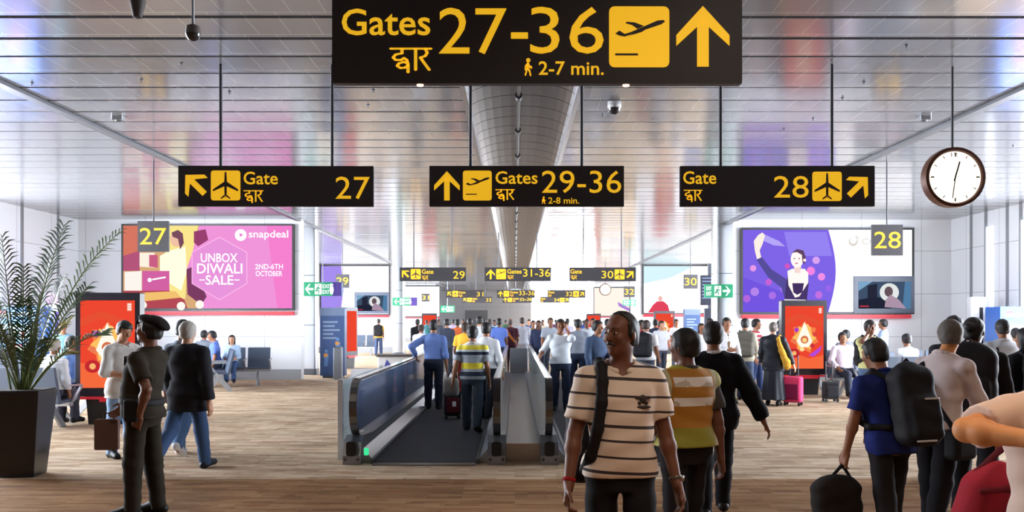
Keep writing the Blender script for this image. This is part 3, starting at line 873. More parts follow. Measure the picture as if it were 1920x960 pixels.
# warm recessed lamps over the foreground (just above the picture)
glow = emis('lamp_glow', (255, 196, 140), 6.0)
DL = [(-3.2, 2.2), (0.6, 1.2), (2.6, 1.6), (-3.4, 5.6), (1.4, 3.0), (4.6, 4.6)]
for i, (x, y) in enumerate(DL):
    t = thing('ceiling_downlight', 'round warm recessed downlight in the metal ceiling over the foreground', 'ceiling light', (x, y, CEIL), 0, 'foreground downlights')
    MB().lathe([(.09, -.012), (.115, -.012), (.115, .0), (.09, .0)], n=24).build('rim', STEEL, t)
    MB().lathe([(.001, -.004), (.09, -.004)], n=24).build('lens', glow, t)
    ld = bpy.data.lights.new('downlight', 'SPOT'); ld.energy = LAMP_W * (1.5 if (y < 2) else 1.0); ld.color = (1.0, .56, .28) if (x > 2 and y < 4) else (1.0, .82, .66); ld.spot_size = math.radians(140); ld.spot_blend = .9; ld.shadow_soft_size = .12
    lo = bpy.data.objects.new('downlight', ld); COL.objects.link(lo); lo.parent = t; lo.location = (0, 0, -.04)
# ---------------------------------------------------------------- hanging signs
YEL = mat('sign_yellow', (240, 184, 34), 0.5, emit=0.75)
YSIDE = mat('sign_edge', (28, 26, 30), 0.5)
K = 9.52 / 1700.0      # metres per photo pixel in the first row; the layouts below are in those pixels
TH = .05

def sign_base(label, cat, cxm, y, zc, w, h, rods, rz=0.0, group=None, rod_r=.018, rodtop=CEIL):
    t = thing('hanging_sign', label, cat, (cxm, y, zc), rz, group)
    MB().rbox(-w / 2, w / 2, 0, TH, -h / 2, h / 2, r=.006).build('panel', SIGNB, t)
    for rx in rods:
        MB().tube([(rx, TH / 2, h / 2), (rx, TH / 2, rodtop - zc)], rod_r, 8).build('hanging_rod', RODM, t)
    return t
def grp(t, kk, x0):
    """local drawing frame: photo-pixel layout -> metres"""
    return lambda a: (a - x0) * kk
def tile(t, x0, x1, z0, z1, pic, y=-.004):
    b = MB().rbox(x0, x1, -.003, 0, z0, z1, r=(x1 - x0) * .09)
    o = b.build('symbol_tile', YEL, t)
    flat(fit(pic, x0, x1, z0, z1), y - .001, SIGNB, o, 'aircraft_symbol')
def arrow(t, x0, x1, z0, z1, ang):
    flat(fit(ARROW, x0, x1, z0, z1, ang), -.003, YEL, t, 'arrow_symbol')
def hindi(t, x0, x1, z0, z1, w=.12):
    pl = strokes(GATE_HINDI, w * .72)
    flat([[(x0 + u * (x1 - x0), z0 + v * (z1 - z0)) for u, v in p] for p in pl], -.003, YEL, t, 'lettering')

def way_sign(kind, num, px, y, label, group, sub=None, kk=None, skew=0.0):
    """kind: left / right / ahead; layout in first-row pixels, sign 365 x 77"""
    w, h = 365 * K, 76 * K
    cxm = px if kk is None else kk
    zc = HC + (600 - 349) * K
    rods = {'left': (413 - 517.5, 622 - 517.5), 'ahead': (882 - 987.5, 1091 - 987.5), 'right': (1352 - 1457.5, 1561 - 1457.5)}[kind]
    t = sign_base(label, 'sign', cxm, y, zc, w, h, [r * K for r in rods], rz=skew, group=group)
    Z = lambda p: (349 - p) * K
    if kind == 'left':
        X = lambda p: (p - 517.5) * K
        arrow(t, X(341), X(392), Z(371), Z(321), 45); tile(t, X(396), X(451), Z(376), Z(320), PLANE_TOP)
        lettering('Gate', X(457), X(521), Z(346), Z(322), -.003, YEL, t, .012); hindi(t, X(458), X(493), Z(380), Z(357))
        lettering(num, X(629), X(693), Z(373), Z(331), -.003, YEL, t)
    elif kind == 'right':
        X = lambda p: (p - 1457.5) * K
        lettering('Gate', X(1281), X(1343), Z(345), Z(321), -.003, YEL, t, .012); hindi(t, X(1283), X(1316), Z(378), Z(356))
        lettering(num, X(1451), X(1516), Z(371), Z(330), -.003, YEL, t)
        tile(t, X(1523), X(1578), Z(377), Z(322), PLANE_TOP); arrow(t, X(1584), X(1634), Z(374), Z(325), -45)
    else:
        X = lambda p: (p - 987.5) * K
        arrow(t, X(814), X(862), Z(376), Z(321), 0); tile(t, X(868), X(922), Z(376), Z(320), PLANE_UP)
        lettering('Gates', X(929), X(1008), Z(345), Z(321), -.003, YEL, t, .012); hindi(t, X(930), X(964), Z(376), Z(355))
        lettering(num, X(1016), X(1165), Z(362), Z(320), -.003, YEL, t)
        if sub:
            pl = strokes(WALKER, .16)
            x0, x1, z0, z1 = X(1015), X(1024), Z(382), Z(369)
            flat([[(x0 + u * (x1 - x0), z0 + v * (z1 - z0)) for u, v in p] for p in pl] + [disc(x0 + .5 * (x1 - x0), z0 + .9 * (z1 - z0), .011)], -.003, YEL, t, 'walking_figure_symbol')
            lettering(sub, X(1028), X(1086), Z(382), Z(370), -.003, YEL, t, .01)
    return t

# the big sign over the foreground
yb = 4.55; kb = yb / 1700.0
big = sign_base('large black overhead sign reading Gates 27-36 with take-off symbol and upward arrow, nearest of all', 'sign', PX(1007.5, yb), yb, PZ(75, yb), 769 * kb, 163 * kb, [-.75, .75], rz=.004)
X = lambda p: (p - 1007.5) * kb
Z = lambda p: (75 - p) * kb
lettering('Gates', X(641), X(807), Z(67), Z(17), -.003, YEL, big, .012)
hindi(big, X(733), X(808), Z(136), Z(90), .115)
lettering('27', X(823), X(950), Z(102), Z(15), -.003, YEL, big)
lettering('-', X(958), X(990), Z(73), Z(61), -.003, YEL, big)
lettering('36', X(994), X(1132), Z(101), Z(13), -.003, YEL, big)
x0, x1, z0, z1 = X(981), X(1000), Z(142), Z(110)
flat([[(x0 + u * (x1 - x0), z0 + v * (z1 - z0)) for u, v in p] for p in strokes(WALKER, .15)] + [disc(x0 + .5 * (x1 - x0), z0 + .9 * (z1 - z0), .011)], -.003, YEL, big, 'walking_figure_symbol')
lettering('2-7 min.', X(1010), X(1132), Z(141), Z(115), -.003, YEL, big, .012)
tile(big, X(1142), X(1255), Z(126), Z(12), PLANE_UP); arrow(big, X(1268), X(1368), Z(125), Z(11), 0)
for p in (787, 1175):
    o = MB().lathe([(.001, -.006), (.016, -.006), (.018, 0)], n=14, cx=X(p), cy=TH / 2, cz=-82 * kb).build('spot_lamp', emis('sign_lamp', (255, 200, 170), 3.0), big)

ROWS = [(9.52, '27', '29-36', '28', '2-8 min.'), (27.9, '29', '31-36', '30', None), (48.8, '31', '33-36', '32', None), (63.0, '33', '35-36', '34', None)]
XO = [(PX(517.5, 9.52), PX(987.5, 9.52), PX(1457.5, 9.52))] + [(PX(811.5, 27.9), PX(971, 27.9), PX(1130, 27.9)), (PX(872, 48.8), PX(967.5, 48.8), PX(1062, 48.8)), (PX(894.5, 63), PX(970, 63), PX(1040, 63))]
ordn = ['', ', second along the hall', ', third along the hall', ', furthest along the hall']
for i, (yy, a, c, d, sub) in enumerate(ROWS):
    way_sign('left', a, None, yy, 'black hanging sign reading Gate %s with arrow pointing up left%s' % (a, ordn[i]), 'direction signs', kk=XO[i][0], skew=.012)
    way_sign('ahead', c, None, yy, 'black hanging sign reading Gates %s with upward arrow%s' % (c, ordn[i]), 'direction signs', sub, kk=XO[i][1])
    way_sign('right', d, None, yy, 'black hanging sign reading Gate %s with arrow pointing up right%s' % (d, ordn[i]), 'direction signs', kk=XO[i][2], skew=-.004)

# square gate number signs
def gate_square(num, px, py, y, label, m=.52):
    t = sign_base(label, 'sign', PX(px, y), y, PZ(py, y), m, m, [0.0], group='square gate number signs', rod_r=.012)
    lettering(num, -.43 * m, .43 * m, -.27 * m, .27 * m, -.003, YEL, t)
    return t
gate_square('27', 287, 443, 15.3, 'small square black sign with yellow 27 in front of the pink advert')
gate_square('28', 1664, 450, 15.3, 'small square black sign with yellow 28 in front of the purple advert')
gate_square('29', 642, 527, 35.0, 'small square black sign with yellow 29 left of the walkways')
gate_square('30', 1295, 528, 34.0, 'small square black sign with yellow 30 in front of the pale blue advert')
gate_square('31', 798, 558, 60.0, 'tiny square black sign with yellow 31 before the far white advert')
gate_square('32', 1180, 547, 44.0, 'tiny square black sign with yellow 32 beyond the round white clock')

# green exit signs
GRN = mat('exit_green', (30, 140, 96), 0.5, emit=.45); WEM = mat('sign_white', (236, 244, 240), 0.5, emit=.5); PUR = mat('sign_purple', (72, 52, 132), 0.5, emit=.3)
RUN = strokes([[(.5, .72), (.42, .42), (.62, .30), (.58, .05)], [(.42, .42), (.22, .28), (.05, .30)], [(.5, .68), (.75, .55)], [(.5, .68), (.25, .58), (.2, .42)]], .13) + [disc(.58, .9, .1, 10)]
def exit_sign(px0, px1, py0, py1, y, side, label, wc=False, pole=None):
    w, h = (px1 - px0) * y / F_PX, (py1 - py0) * y / F_PX
    t = thing('exit_sign', label, 'sign', (PX((px0 + px1) / 2, y), y, PZ((py0 + py1) / 2, y)))
    MB().rbox(-w / 2, w / 2, 0, .08, -h / 2, h / 2, r=.01).build('panel', GRN, t)
    e = -w / 2; s = h * .6
    a0 = (e + .06, e + .06 + s) if side < 0 else (w / 2 - .06 - s, w / 2 - .06)
    flat(fit(ARROW, a0[0], a0[1], -h * .36, h * .36, 90 if side < 0 else -90), -.003, WEM, t, 'arrow_symbol')
    m0 = a0[1] + .04 if side < 0 else a0[0] - .04 - h * .5
    d = flat([[(m0, -h * .38), (m0 + h * .5, -h * .38), (m0 + h * .5, h * .38), (m0, h * .38)]], -.003, WEM, t, 'doorway_symbol')
    flat([[(m0 + (u * .46 + .02) * h, (v - .5) * h * .66) for u, v in p] for p in RUN], -.006, GRN, d, 'running_figure')
    tx = (m0 + h * .6, w / 2 - .05) if side < 0 else (-w / 2 + .05, m0 - .08)
    if wc: tx = (m0 + h * .56, m0 + h * 1.22)
    lettering('EXIT', tx[0], tx[1], h * .06, h * .34, -.003, WEM, t, .02)
    lettering('EXIT', tx[0], tx[1], -h * .34, -h * .06, -.003, WEM, t, .02)
    if wc:
        pp = MB().box(m0 + h * 1.3, w / 2, -.02, .0, -h / 2, h / 2).build('washroom_panel', PUR, t)
        for q in (.32, .68):
            xx = m0 + h * 1.3 + (w / 2 - m0 - h * 2.1) * q
            flat([disc(xx, h * .3, h * .09, 10), [(xx - h * .1, h * .17), (xx + h * .1, h * .17), (xx + h * .13, -h * .1), (xx + h * .05, -h * .38), (xx - h * .05, -h * .38), (xx - h * .13, -h * .1)]], -.024, WEM, pp, 'washroom_figure')
    MB().tube([(0, .04, h / 2), (0, .04, CEIL - PZ((py0 + py1) / 2, y))], .015).build('hanging_rod', ALU, t)
    return t
exit_sign(568, 641, 529, 555, 25.8, -1, 'green exit sign with left arrow and purple washroom panel, left of the walkways', True)
exit_sign(1321, 1374, 533, 558, 24.9, 1, 'green exit sign with right arrow beside the steel column on the right')
exit_sign(736, 782, 558, 573, 38.0, -1, 'small pale green exit sign above the middle distance column on the left', True)
exit_sign(826, 852, 573, 586, 58.0, -1, 'tiny pale green exit sign before the grey end wall')
exit_sign(1168, 1199, 562, 573, 52.0, 1, 'small pale green exit sign left of the pale blue advert')

# clocks
def clock(px, py, r, y, label):
    t = thing('wall_clock', label, 'clock', (PX(px, y), y, PZ(py, y)), 0, 'hanging clocks')
    MB().lathe([(r * .86, -.03), (r * .90, -.055), (r, -.05), (r * 1.02, 0), (r, .08), (r * .5, .10)], axis=1, n=48).build('rim', mat('copper_rim', (104, 66, 50), 0.4, 0.35), t, smooth=True)
    fc = MB().lathe([(.001, -.034), (r * .87, -.032)], axis=1, n=48).build('dial', mat('clock_dial', (250, 242, 226), 0.5, emit=1.25), t)
    mk = []
    for i in range(12):
        a = math.radians(30 * i); u, v = math.sin(a), math.cos(a)
        mk += strokes([[(u * r * .72, v * r * .72), (u * r * .80, v * r * .80)]], r * (.05 if i % 3 == 0 else .03))
    flat(mk, -.037, mat('dial_grey', (190, 184, 176), 0.6), t, 'hour_marks')
    lettering('12', -r * .14, r * .08, r * .68, r * .82, -.0375, mat('dial_grey2', (176, 170, 164), 0.6), t, name='numeral')
    for nm, ang, ln, w in (('hour_hand', 16, .52, .05), ('minute_hand', 188, .70, .032)):
        a = math.radians(ang); u, v = math.sin(a), math.cos(a)
        flat(strokes([[(-u * r * .12, -v * r * .12), (u * r * ln, v * r * ln)]], r * w), -.040 - .002 * (nm[0] == 'm'), BLACK, t, nm)
    MB().tube([(0, .03, r), (0, .03, CEIL - PZ(py, y))], .014).build('hanging_rod', RODM, t)
clock(1788, 333, .315, 9.6, 'large round white clock with copper rim hanging on a rod at upper right')
clock(1135, 543, .315, 48.0, 'small distant round white clock hanging right of the far gate signs')

# ceiling fittings
def dome_camera(px, py, y, r, rod, label):
    z = PZ(py, y)
    t = thing('dome_camera', label, 'camera', (PX(px, y), y, z), 0, 'ceiling dome cameras')
    MB().lathe([(r * .5, r * 1.2), (r * .9, r * 1.0), (r, r * .3), (r, 0)], n=24).build('housing', mat('camera_grey', (96, 92, 90), 0.5) if rod else WHITE, t, smooth=True)
    MB().lathe([(r * .98, 0)] + [(r * .96 * math.cos(a), -r * .96 * math.sin(a)) for a in [i * PI / 16 for i in range(1, 8)]] + [(.002, -r * .96)], n=24).build('dome', mat('dome_glass', (60, 58, 60) if rod else (170, 172, 176), 0.12), t, smooth=True)
    MB().tube([(0, 0, r * 1.1), (0, 0, CEIL - z)], r * .2).build('hanging_rod', ALU, t)
dome_camera(362, 64, 7.0, .058, True, 'grey dome camera hanging on a rod from the dark ceiling at upper left')
dome_camera(1152, 203, 11.35, .085, False, 'white dome camera on the ceiling right of the middle trough')
o = tag(MB().lathe([(.002, -.10), (.03, -.09), (.055, .02), (.06, .09), (.06, .12)], cx=PX(258, 6.6), cy=6.6, cz=PZ(10, 6.6) - .0).build('ceiling_speaker', mat('speaker_grey', (74, 68, 68), 0.6), None, smooth=True), 'small dark cone-shaped speaker at the top edge of the picture', 'speaker')
MB().tube([(PX(258, 6.6), 6.6, PZ(10, 6.6) + .1), (PX(258, 6.6), 6.6, CEIL)], .012).build('hanging_rod', ALU, o)
for i, (px, yy, lb) in enumerate(((222, 12.0, 'small grey ceiling box left of the gate 27 sign'), (1733, 12.0, 'small grey ceiling box left of the hanging clock'))):
    t = thing('ceiling_sensor', lb, 'sensor', (PX(px, yy), yy, CEIL), 0, 'ceiling sensor boxes')
    MB().rbox(-.075, .075, -.06, .06, -.05, 0, r=.02, axis=2).build('housing', ALU, t)
    MB().lathe([(.001, -.064), (.035, -.060), (.04, -.05)], n=16).build('lens', STEELD, t)
k = 0
for px, py in ((430, 171), (265, 148), (60, 155), (340, 118), (1560, 137), (1620, 153), (1580, 183), (1525, 222), (1900, 273), (1700, 85), (1470, 241), (690, 196), (700, 168), (1130, 215)):
    yy = (CEIL - HC) * F_PX / (600 - py)
    t = thing('sprinkler_head', 'tiny metal sprinkler head under the metal ceiling', 'sprinkler', (PX(px, yy), yy, CEIL), 0, 'ceiling sprinkler heads')
    MB().lathe([(.022, 0), (.022, -.006), (.008, -.008), (.006, -.025)], n=12).build('body', STEELD, t)
    MB().lathe([(.013, -.026), (.013, -.029)], n=12).build('deflector', STEELD, t)
# ---------------------------------------------------------------- backlit adverts (flat prints on deep light boxes)
def lit(c, s=1.0): return emis('lit_%d_%d_%d_%d' % (c[0], c[1], c[2], int(s * 100)), c, s)
class Board:
    def __init__(s, nm, label, px0, px1, py0, py1, y, depth=.12, frame=.045, group=None, cat='advert'):
        s.y = y; s.k = y / F_PX; s.cx = (px0 + px1) / 2; s.cy = (py0 + py1) / 2
        w, h = (px1 - px0) * s.k, (py1 - py0) * s.k; s.w, s.h = w, h
        s.t = thing(nm, label, cat, (PX(s.cx, y), y, PZ(s.cy, y)), 0, group)
        b = MB(); b.box(-w / 2, w / 2, 0, depth, -h / 2, h / 2)
        f = frame
        b.box(-w / 2, w / 2, -.02, 0, h / 2 - f, h / 2).box(-w / 2, w / 2, -.02, 0, -h / 2, -h / 2 + f)
        b.box(-w / 2, -w / 2 + f, -.02, 0, -h / 2 + f, h / 2 - f).box(w / 2 - f, w / 2, -.02, 0, -h / 2 + f, h / 2 - f)
        s.fr = b.build('frame', BLACK, s.t)
        s.n = 0
    def q(s, p): return ((p[0] - s.cx) * s.k, (s.cy - p[1]) * s.k)
    def poly(s, pts, c, name='printed_shape', e=1.0, par=None, lay=None):
        s.n += 1
        if pts and not isinstance(pts[0], list): pts = [pts]
        return flat([[s.q(p) for p in pl] for pl in pts], -.002 - .0009 * (s.n if lay is None else lay), lit(c, e), par or s.t, name)
    def disc(s, px, py, r, c, name='printed_shape', e=1.0, ry=None, par=None, n=18):
        return s.poly([disc(px, py, r, n, ry)], c, name, e, par)
    def text(s, body, x0, x1, yt, yb_, c=(255, 255, 255), e=1.1, bold=.012, par=None):
        s.n += 1
        a, b = s.q((x0, yb_)), s.q((x1, yt))
        return lettering(body, a[0], b[0], a[1], b[1], -.002 - .0009 * s.n, lit(c, e), par or s.t, bold)
    def line(s, pts, w, c, name='printed_line', e=1.0, par=None):
        s.n += 1
        return flat([[s.q(p) for p in pl] for pl in strokes([pts], w)], -.002 - .0009 * s.n, lit(c, e), par or s.t, name)

def red_rail(bd, px0, px1, py0, py1, y):
    k = bd.k
    MB().box((px0 - bd.cx) * k, (px1 - bd.cx) * k, -.03, .12, (bd.cy - py1) * k, (bd.cy - py0) * k).build('red_rail', RED, bd.t)

# pink sale advert on the left
A = Board('advert_lightbox', 'large pink backlit advert reading UNBOX DIWALI SALE on the left white wall', 228, 551, 420, 582, YW1 - .13, group='large lightbox adverts')
red_rail(A, 232, 550, 584, 591, 0)
A.poly([(231, 423), (548, 423), (548, 578), (231, 578)], (236, 146, 214), 'printed_ground', 1.0)
A.poly([(500, 423), (548, 423), (548, 578), (520, 578)], (240, 126, 204), e=1.0)
A.poly([(231, 423), (374, 423), (350, 500), (356, 540), (378, 578), (231, 578)], (214, 168, 120), 'photo_area')
A.poly([(231, 423), (262, 423), (262, 470), (231, 480)], (210, 116, 96)); A.poly([(231, 480), (262, 470), (262, 508), (231, 508)], (176, 84, 120))
A.poly([(316, 423), (372, 423), (362, 470), (350, 505), (348, 560), (316, 560), (310, 470)], (246, 226, 140))
A.poly([(318, 470), (348, 462), (350, 510), (340, 545), (300, 520), (300, 480)], (255, 246, 214), e=1.1)
A.disc(331, 448, 12, (236, 190, 160), ry=15); A.poly([(322, 436), (334, 431), (343, 438), (345, 456), (338, 468), (334, 448), (324, 444)], (120, 74, 92))
A.poly([(262, 474), (290, 474), (290, 502), (262, 500)], (248, 236, 220)); A.poly([(280, 478), (296, 478), (296, 502), (280, 500)], (198, 92, 130))
A.poly([(234, 510), (266, 508), (266, 545), (234, 545)], (246, 240, 232)); pk = A.poly([(267, 508), (318, 508), (318, 545), (267, 545)], (206, 96, 160), 'parcel_box')
A.disc(281, 525, 4, (255, 255, 255)); A.line([(287, 524), (310, 520)], 3, (255, 255, 255))
A.poly([(231, 545), (318, 545), (346, 562), (352, 578), (231, 578)], (176, 72, 84)); A.poly([(262, 549), (330, 546), (340, 558), (270, 565)], (238, 190, 110))
A.poly([(350, 505), (362, 500), (388, 556), (378, 572), (352, 552)], (120, 58, 96)); A.poly([(364, 434), (386, 430), (391, 450), (372, 462), (364, 455)], (150, 62, 110))
for x, y, r in ((269, 572, 7), (340, 574, 8), (375, 571, 8)): A.disc(x, y, r, (250, 244, 236))
hx = [(412, 444), (464, 473), (464, 532), (412, 563), (360, 532), (360, 473)]
A.poly(hx, (250, 186, 232), 'hexagon_outline'); hx2 = [(412 + (x - 412) * .97, 503.5 + (y - 503.5) * .97) for x, y in hx]
hp_ = A.poly(hx2, (228, 146, 216), 'hexagon')
A.text('UNBOX', 377, 446, 475, 492); A.text('DIWALI', 370, 455, 494, 513); A.text('SALE', 386, 438, 516, 534)
A.line([(375, 525), (384, 525)], 2, (255, 255, 255)); A.line([(440, 525), (449, 525)], 2, (255, 255, 255))
A.text('2ND-6TH', 479, 531, 495, 505); A.text('OCTOBER', 480, 530, 508, 518)
A.disc(452, 441, 11, (255, 255, 255), 'round_emblem', 1.15, ry=11); A.poly([(449, 437), (457, 440), (451, 445)], (228, 128, 206))
A.text('snapdeal', 467, 541, 432, 450)

# purple and white advert on the right
B = Board('advert_lightbox', 'large purple and white backlit advert with a dancing woman on the right white wall', 1389, 1714, 427, 589, YW1 - .13, group='large lightbox adverts')
red_rail(B, 1392, 1708, 590, 597, 0)
B.poly([(1393, 431), (1710, 431), (1710, 585), (1393, 585)], (252, 250, 252), 'printed_ground', 1.15)
arc = [(1553 + 14 * math.sin(PI * i / 10), 431 + 15.4 * i) for i in range(11)]
B.poly([(1393, 431)] + arc + [(1393, 585)], (124, 98, 226), 'purple_ground', 1.0)
B.poly([(1393, 520), (1500, 560), (1545, 585), (1393, 585)], (112, 84, 220)); B.poly([(1470, 435), (1550, 435), (1560, 480), (1480, 480)], (146, 128, 238))
for x, y, r, c in ((1412, 503, 6, (226, 150, 226)), (1441, 529, 6, (196, 96, 210)), (1415, 547, 8, (176, 130, 232)), (1448, 554, 7, (168, 110, 226)), (1530, 488, 7, (214, 160, 238)), (1520, 508, 8, (240, 130, 222)),
                   (1540, 519, 7, (236, 140, 226)), (1476, 499, 5, (206, 84, 190)), (1535, 553, 7, (190, 110, 222)), (1553, 541, 6, (150, 100, 230)), (1470, 540, 9, (150, 110, 228)), (1400, 560, 7, (176, 100, 220))):
    B.disc(x, y, r, c, 'light_spot')
B.poly([(1425, 438), (1434, 440), (1460, 452), (1472, 462), (1450, 460), (1428, 450)], (178, 164, 244), 'lamp_beam')
B.poly([(1413, 452), (1421, 441), (1429, 436), (1434, 441), (1430, 456), (1424, 470), (1427, 483), (1419, 486), (1415, 470)], (248, 226, 216), 'raised_hand', 1.1)
B.poly([(1418, 487), (1428, 482), (1446, 505), (1466, 518), (1478, 526), (1474, 570), (1465, 540), (1440, 520)], (84, 76, 150), 'sleeve')
B.poly([(1478, 506), (1512, 506), (1516, 530), (1512, 566), (1470, 566), (1474, 530)], (70, 54, 104), 'dress')
B.poly([(1476, 508), (1485, 504), (1508, 504), (1515, 512), (1515, 530), (1498, 556), (1490, 558), (1478, 535)], (252, 236, 232), 'neckline', 1.1)
B.poly([(1485, 531), (1507, 531), (1504, 548), (1494, 553), (1487, 548)], (66, 48, 96), 'bodice')
B.poly([(1488, 500), (1502, 498), (1500, 512), (1490, 512)], (240, 214, 206))
B.disc(1494, 486, 12, (252, 234, 230), 'face', 1.1, ry=16); B.poly([(1484, 474), (1494, 467), (1506, 470), (1510, 482), (1508, 496), (1504, 492), (1503, 478), (1494, 473)], (96, 66, 96), 'hair')
B.disc(1489, 485, 1.6, (90, 60, 80), 'eye_print', ry=1); B.disc(1498, 485, 1.6, (90, 60, 80), 'eye_print', ry=1); B.disc(1493, 494, 2.6, (196, 84, 110), 'mouth_print', ry=1.2); B.disc(1508, 488, 3, (250, 226, 224))
B.poly([(1470, 561), (1510, 562), (1510, 567), (1470, 566)], (238, 228, 240))
B.disc(1599, 453, 8.5, (216, 210, 200), 'pale_ring', ry=8.5); B.disc(1599, 451, 6.2, (252, 250, 252), ry=6.2, e=1.15); B.line([(1604, 443), (1608, 447)], 2.5, (216, 210, 200))
B.text('COL', 1615, 1655, 447, 459, (226, 222, 220), 1.0)
def tv(bd, px0, px1, py0, py1):
    k = bd.k; x0, x1 = (px0 - bd.cx) * k, (px1 - bd.cx) * k; z0, z1 = (bd.cy - py1) * k, (bd.cy - py0) * k
    s = MB().box(x0, x1, -.06, -.0, z0, z1).build('inset_television', mat('tv_bezel', (72, 80, 98), 0.4), bd.t)
    X = lambda u: x0 + u * (x1 - x0)
    Z = lambda v: z0 + v * (z1 - z0)
    def sh(pts, c, lay, e=.9): flat([[(X(u), Z(v)) for u, v in pts]], -.062 - .001 * lay, lit(c, e), s, 'screen_picture')
    sh([(.07, .12), (.94, .12), (.94, .85), (.07, .85)], (66, 84, 110), 0)
    sh([(.07, .60), (.30, .85), (.07, .85)], (128, 172, 206), 1); sh([(.80, .12), (.94, .12), (.94, .85), (.84, .85)], (84, 128, 168), 1)
    sh([(.07, .12), (.62, .12), (.56, .34), (.36, .45), (.07, .36)], (34, 38, 56), 2); sh([(.22, .40), (.38, .40), (.38, .80), (.22, .74)], (38, 42, 60), 2)
    sh([(.58 + .16 * math.cos(a), .56 + .25 * math.sin(a)) for a in [i * PI / 9 for i in range(18)]], (222, 226, 226), 3, 1.0)
    sh([(.57 + .07 * math.cos(a), .58 + .14 * math.sin(a)) for a in [i * PI / 9 for i in range(18)]], (104, 84, 92), 4); sh([(.50, .16), (.86, .12), (.74, .36), (.60, .50), (.52, .36)], (176, 150, 172), 5)
    sh([(.09, .17), (.24, .17), (.24, .20), (.09, .20)], (220, 60, 80), 6)
tv(B, 1600, 1713, 518, 587)

# adverts of the further bays
C_ = Board('advert_lightbox', 'white and violet backlit advert with an inset television, second bay on the left', 600, 731, 497, 591, YW2 - .13, group='large lightbox adverts')
C_.poly([(602, 499), (729, 499), (729, 589), (602, 589)], (252, 252, 254), 'printed_ground', 1.2); C_.poly([(602, 499), (640, 499), (644, 545), (638, 589), (602, 589)], (164, 140, 236), 'violet_ground', 1.0)
red_rail(C_, 602, 729, 591, 595, 0); tv(C_, 665, 730, 548, 588)
D_ = Board('advert_lightbox', 'pale blue backlit advert with a person in red, second bay on the right', 1204, 1345, 497, 589, YW2 - .13, group='large lightbox adverts')
D_.poly([(1207, 499), (1343, 499), (1343, 587), (1207, 587)], (250, 252, 254), 'printed_ground', 1.2); D_.poly([(1207, 499), (1300, 499), (1260, 520), (1207, 532)], (206, 232, 240), 'pale_sky', 1.1)
D_.poly([(1215, 586), (1224, 572), (1232, 565), (1244, 565), (1252, 572), (1256, 586)], (222, 70, 92), 'red_shirt'); D_.disc(1238, 560, 4, (236, 186, 176), 'face', ry=5)
red_rail(D_, 1207, 1343, 589, 594, 0)
E_ = Board('advert_lightbox', 'far white backlit advert in a thin frame, third bay on the left', 738, 826, 535, 595, YW3 - .13, group='large lightbox adverts')
E_.poly([(740, 537), (824, 537), (824, 593), (740, 593)], (252, 252, 254), 'printed_ground', 1.2); red_rail(E_, 740, 824, 595, 597, 0)
F_ = Board('advert_lightbox', 'far peach and violet backlit advert, third bay on the right', 1112, 1182, 538, 594, YW3 - .13, group='large lightbox adverts')
F_.poly([(1114, 540), (1180, 540), (1180, 592), (1114, 592)], (250, 232, 220), 'printed_ground', 1.1); F_.poly([(1158, 566), (1180, 578), (1180, 584), (1160, 574)], (170, 130, 214)); red_rail(F_, 1114, 1180, 594, 596, 0)

# ---------------------------------------------------------------- red totem screens
def totem(px, y, label, rz=0.0, detail=True):
    t = thing('advert_totem', label, 'totem screen', (PX(px, y), y, 0), rz, 'red totem screens')
    w = .97
    MB().rbox(-w / 2, w / 2, 0, .20, .43, 2.02, r=.015).build('screen_housing', mat('totem_black', (30, 26, 34), 0.3), t)
    MB().frustum((-.30, .30, .02, .19, 0), (-.34, .34, .02, .19, .43)).build('pedestal', BLACK, t)
    MB().box(-.46, .46, -.015, .0, .385, .425).box(-.12, .30, -.02, .0, .345, .385).build('red_strip', RED, t)
    s = MB().box(-w / 2 + .075, w / 2 - .075, -.006, 0, .56, 1.90).build('screen', lit((232, 70, 48), 1.0), t)
    ly = [0]
    def sh(pts, c, nm='screen_picture', e=1.0):
        ly[0] += 1; flat([pts], -.007 - .0009 * ly[0], lit(c, e), s, nm)
    if detail:
        sh([(-.41, .56), (.41, .56), (.41, .85), (.1, .78), (-.41, .95)], (240, 104, 60)); sh([(-.41, 1.5), (-.1, 1.62), (.41, 1.45), (.41, 1.56), (-.1, 1.74), (-.41, 1.62)], (226, 78, 50))
        zc = 1.22
        fl = lambda r1, r2, n, ph, sq=1.0: [((r1 if i % 2 else r2) * math.cos(PI * i / n + ph), zc + (r1 if i % 2 else r2) * sq * math.sin(PI * i / n + ph)) for i in range(2 * n)]
        sh(fl(.31, .22, 7, .2, 1.15), (238, 128, 72)); sh(fl(.26, .17, 6, .5, 1.1), (248, 190, 96))
        for i in range(6):
            a = i * PI / 3 + .3; sh(disc(.23 * math.cos(a), zc + .25 * math.sin(a), .05, 10), ((214, 70, 60), (246, 200, 120), (170, 60, 190), (230, 120, 80), (250, 220, 150), (200, 50, 60))[i])
        sh([(-.17, zc - .08), (-.10, zc + .10), (0, zc + .34), (.10, zc + .10), (.17, zc - .08), (.08, zc - .2), (-.08, zc - .2)], (255, 236, 220), 'lamp_flame', 1.1)
        sh(disc(0, zc - .04, .085, 14), (206, 110, 70)); sh(disc(0, zc - .05, .05, 12), (246, 210, 130))
        sh(disc(-.22, zc - .33, .12, 12, .10), (190, 40, 48)); sh(disc(-.22, zc - .33, .05, 8), (246, 180, 110)); sh([(.08, zc - .38), (.30, zc - .22), (.38, zc - .16), (.32, zc - .30), (.2, zc - .40)], (176, 72, 214))
        sh([(.30, 1.74), (.37, 1.74), (.37, 1.86), (.30, 1.86)], (244, 170, 150)); 
        for i in range(3): sh([(.312, 1.755 + i * .036), (.358, 1.755 + i * .036), (.358, 1.775 + i * .036), (.312, 1.775 + i * .036)], (255, 240, 236))
    return t
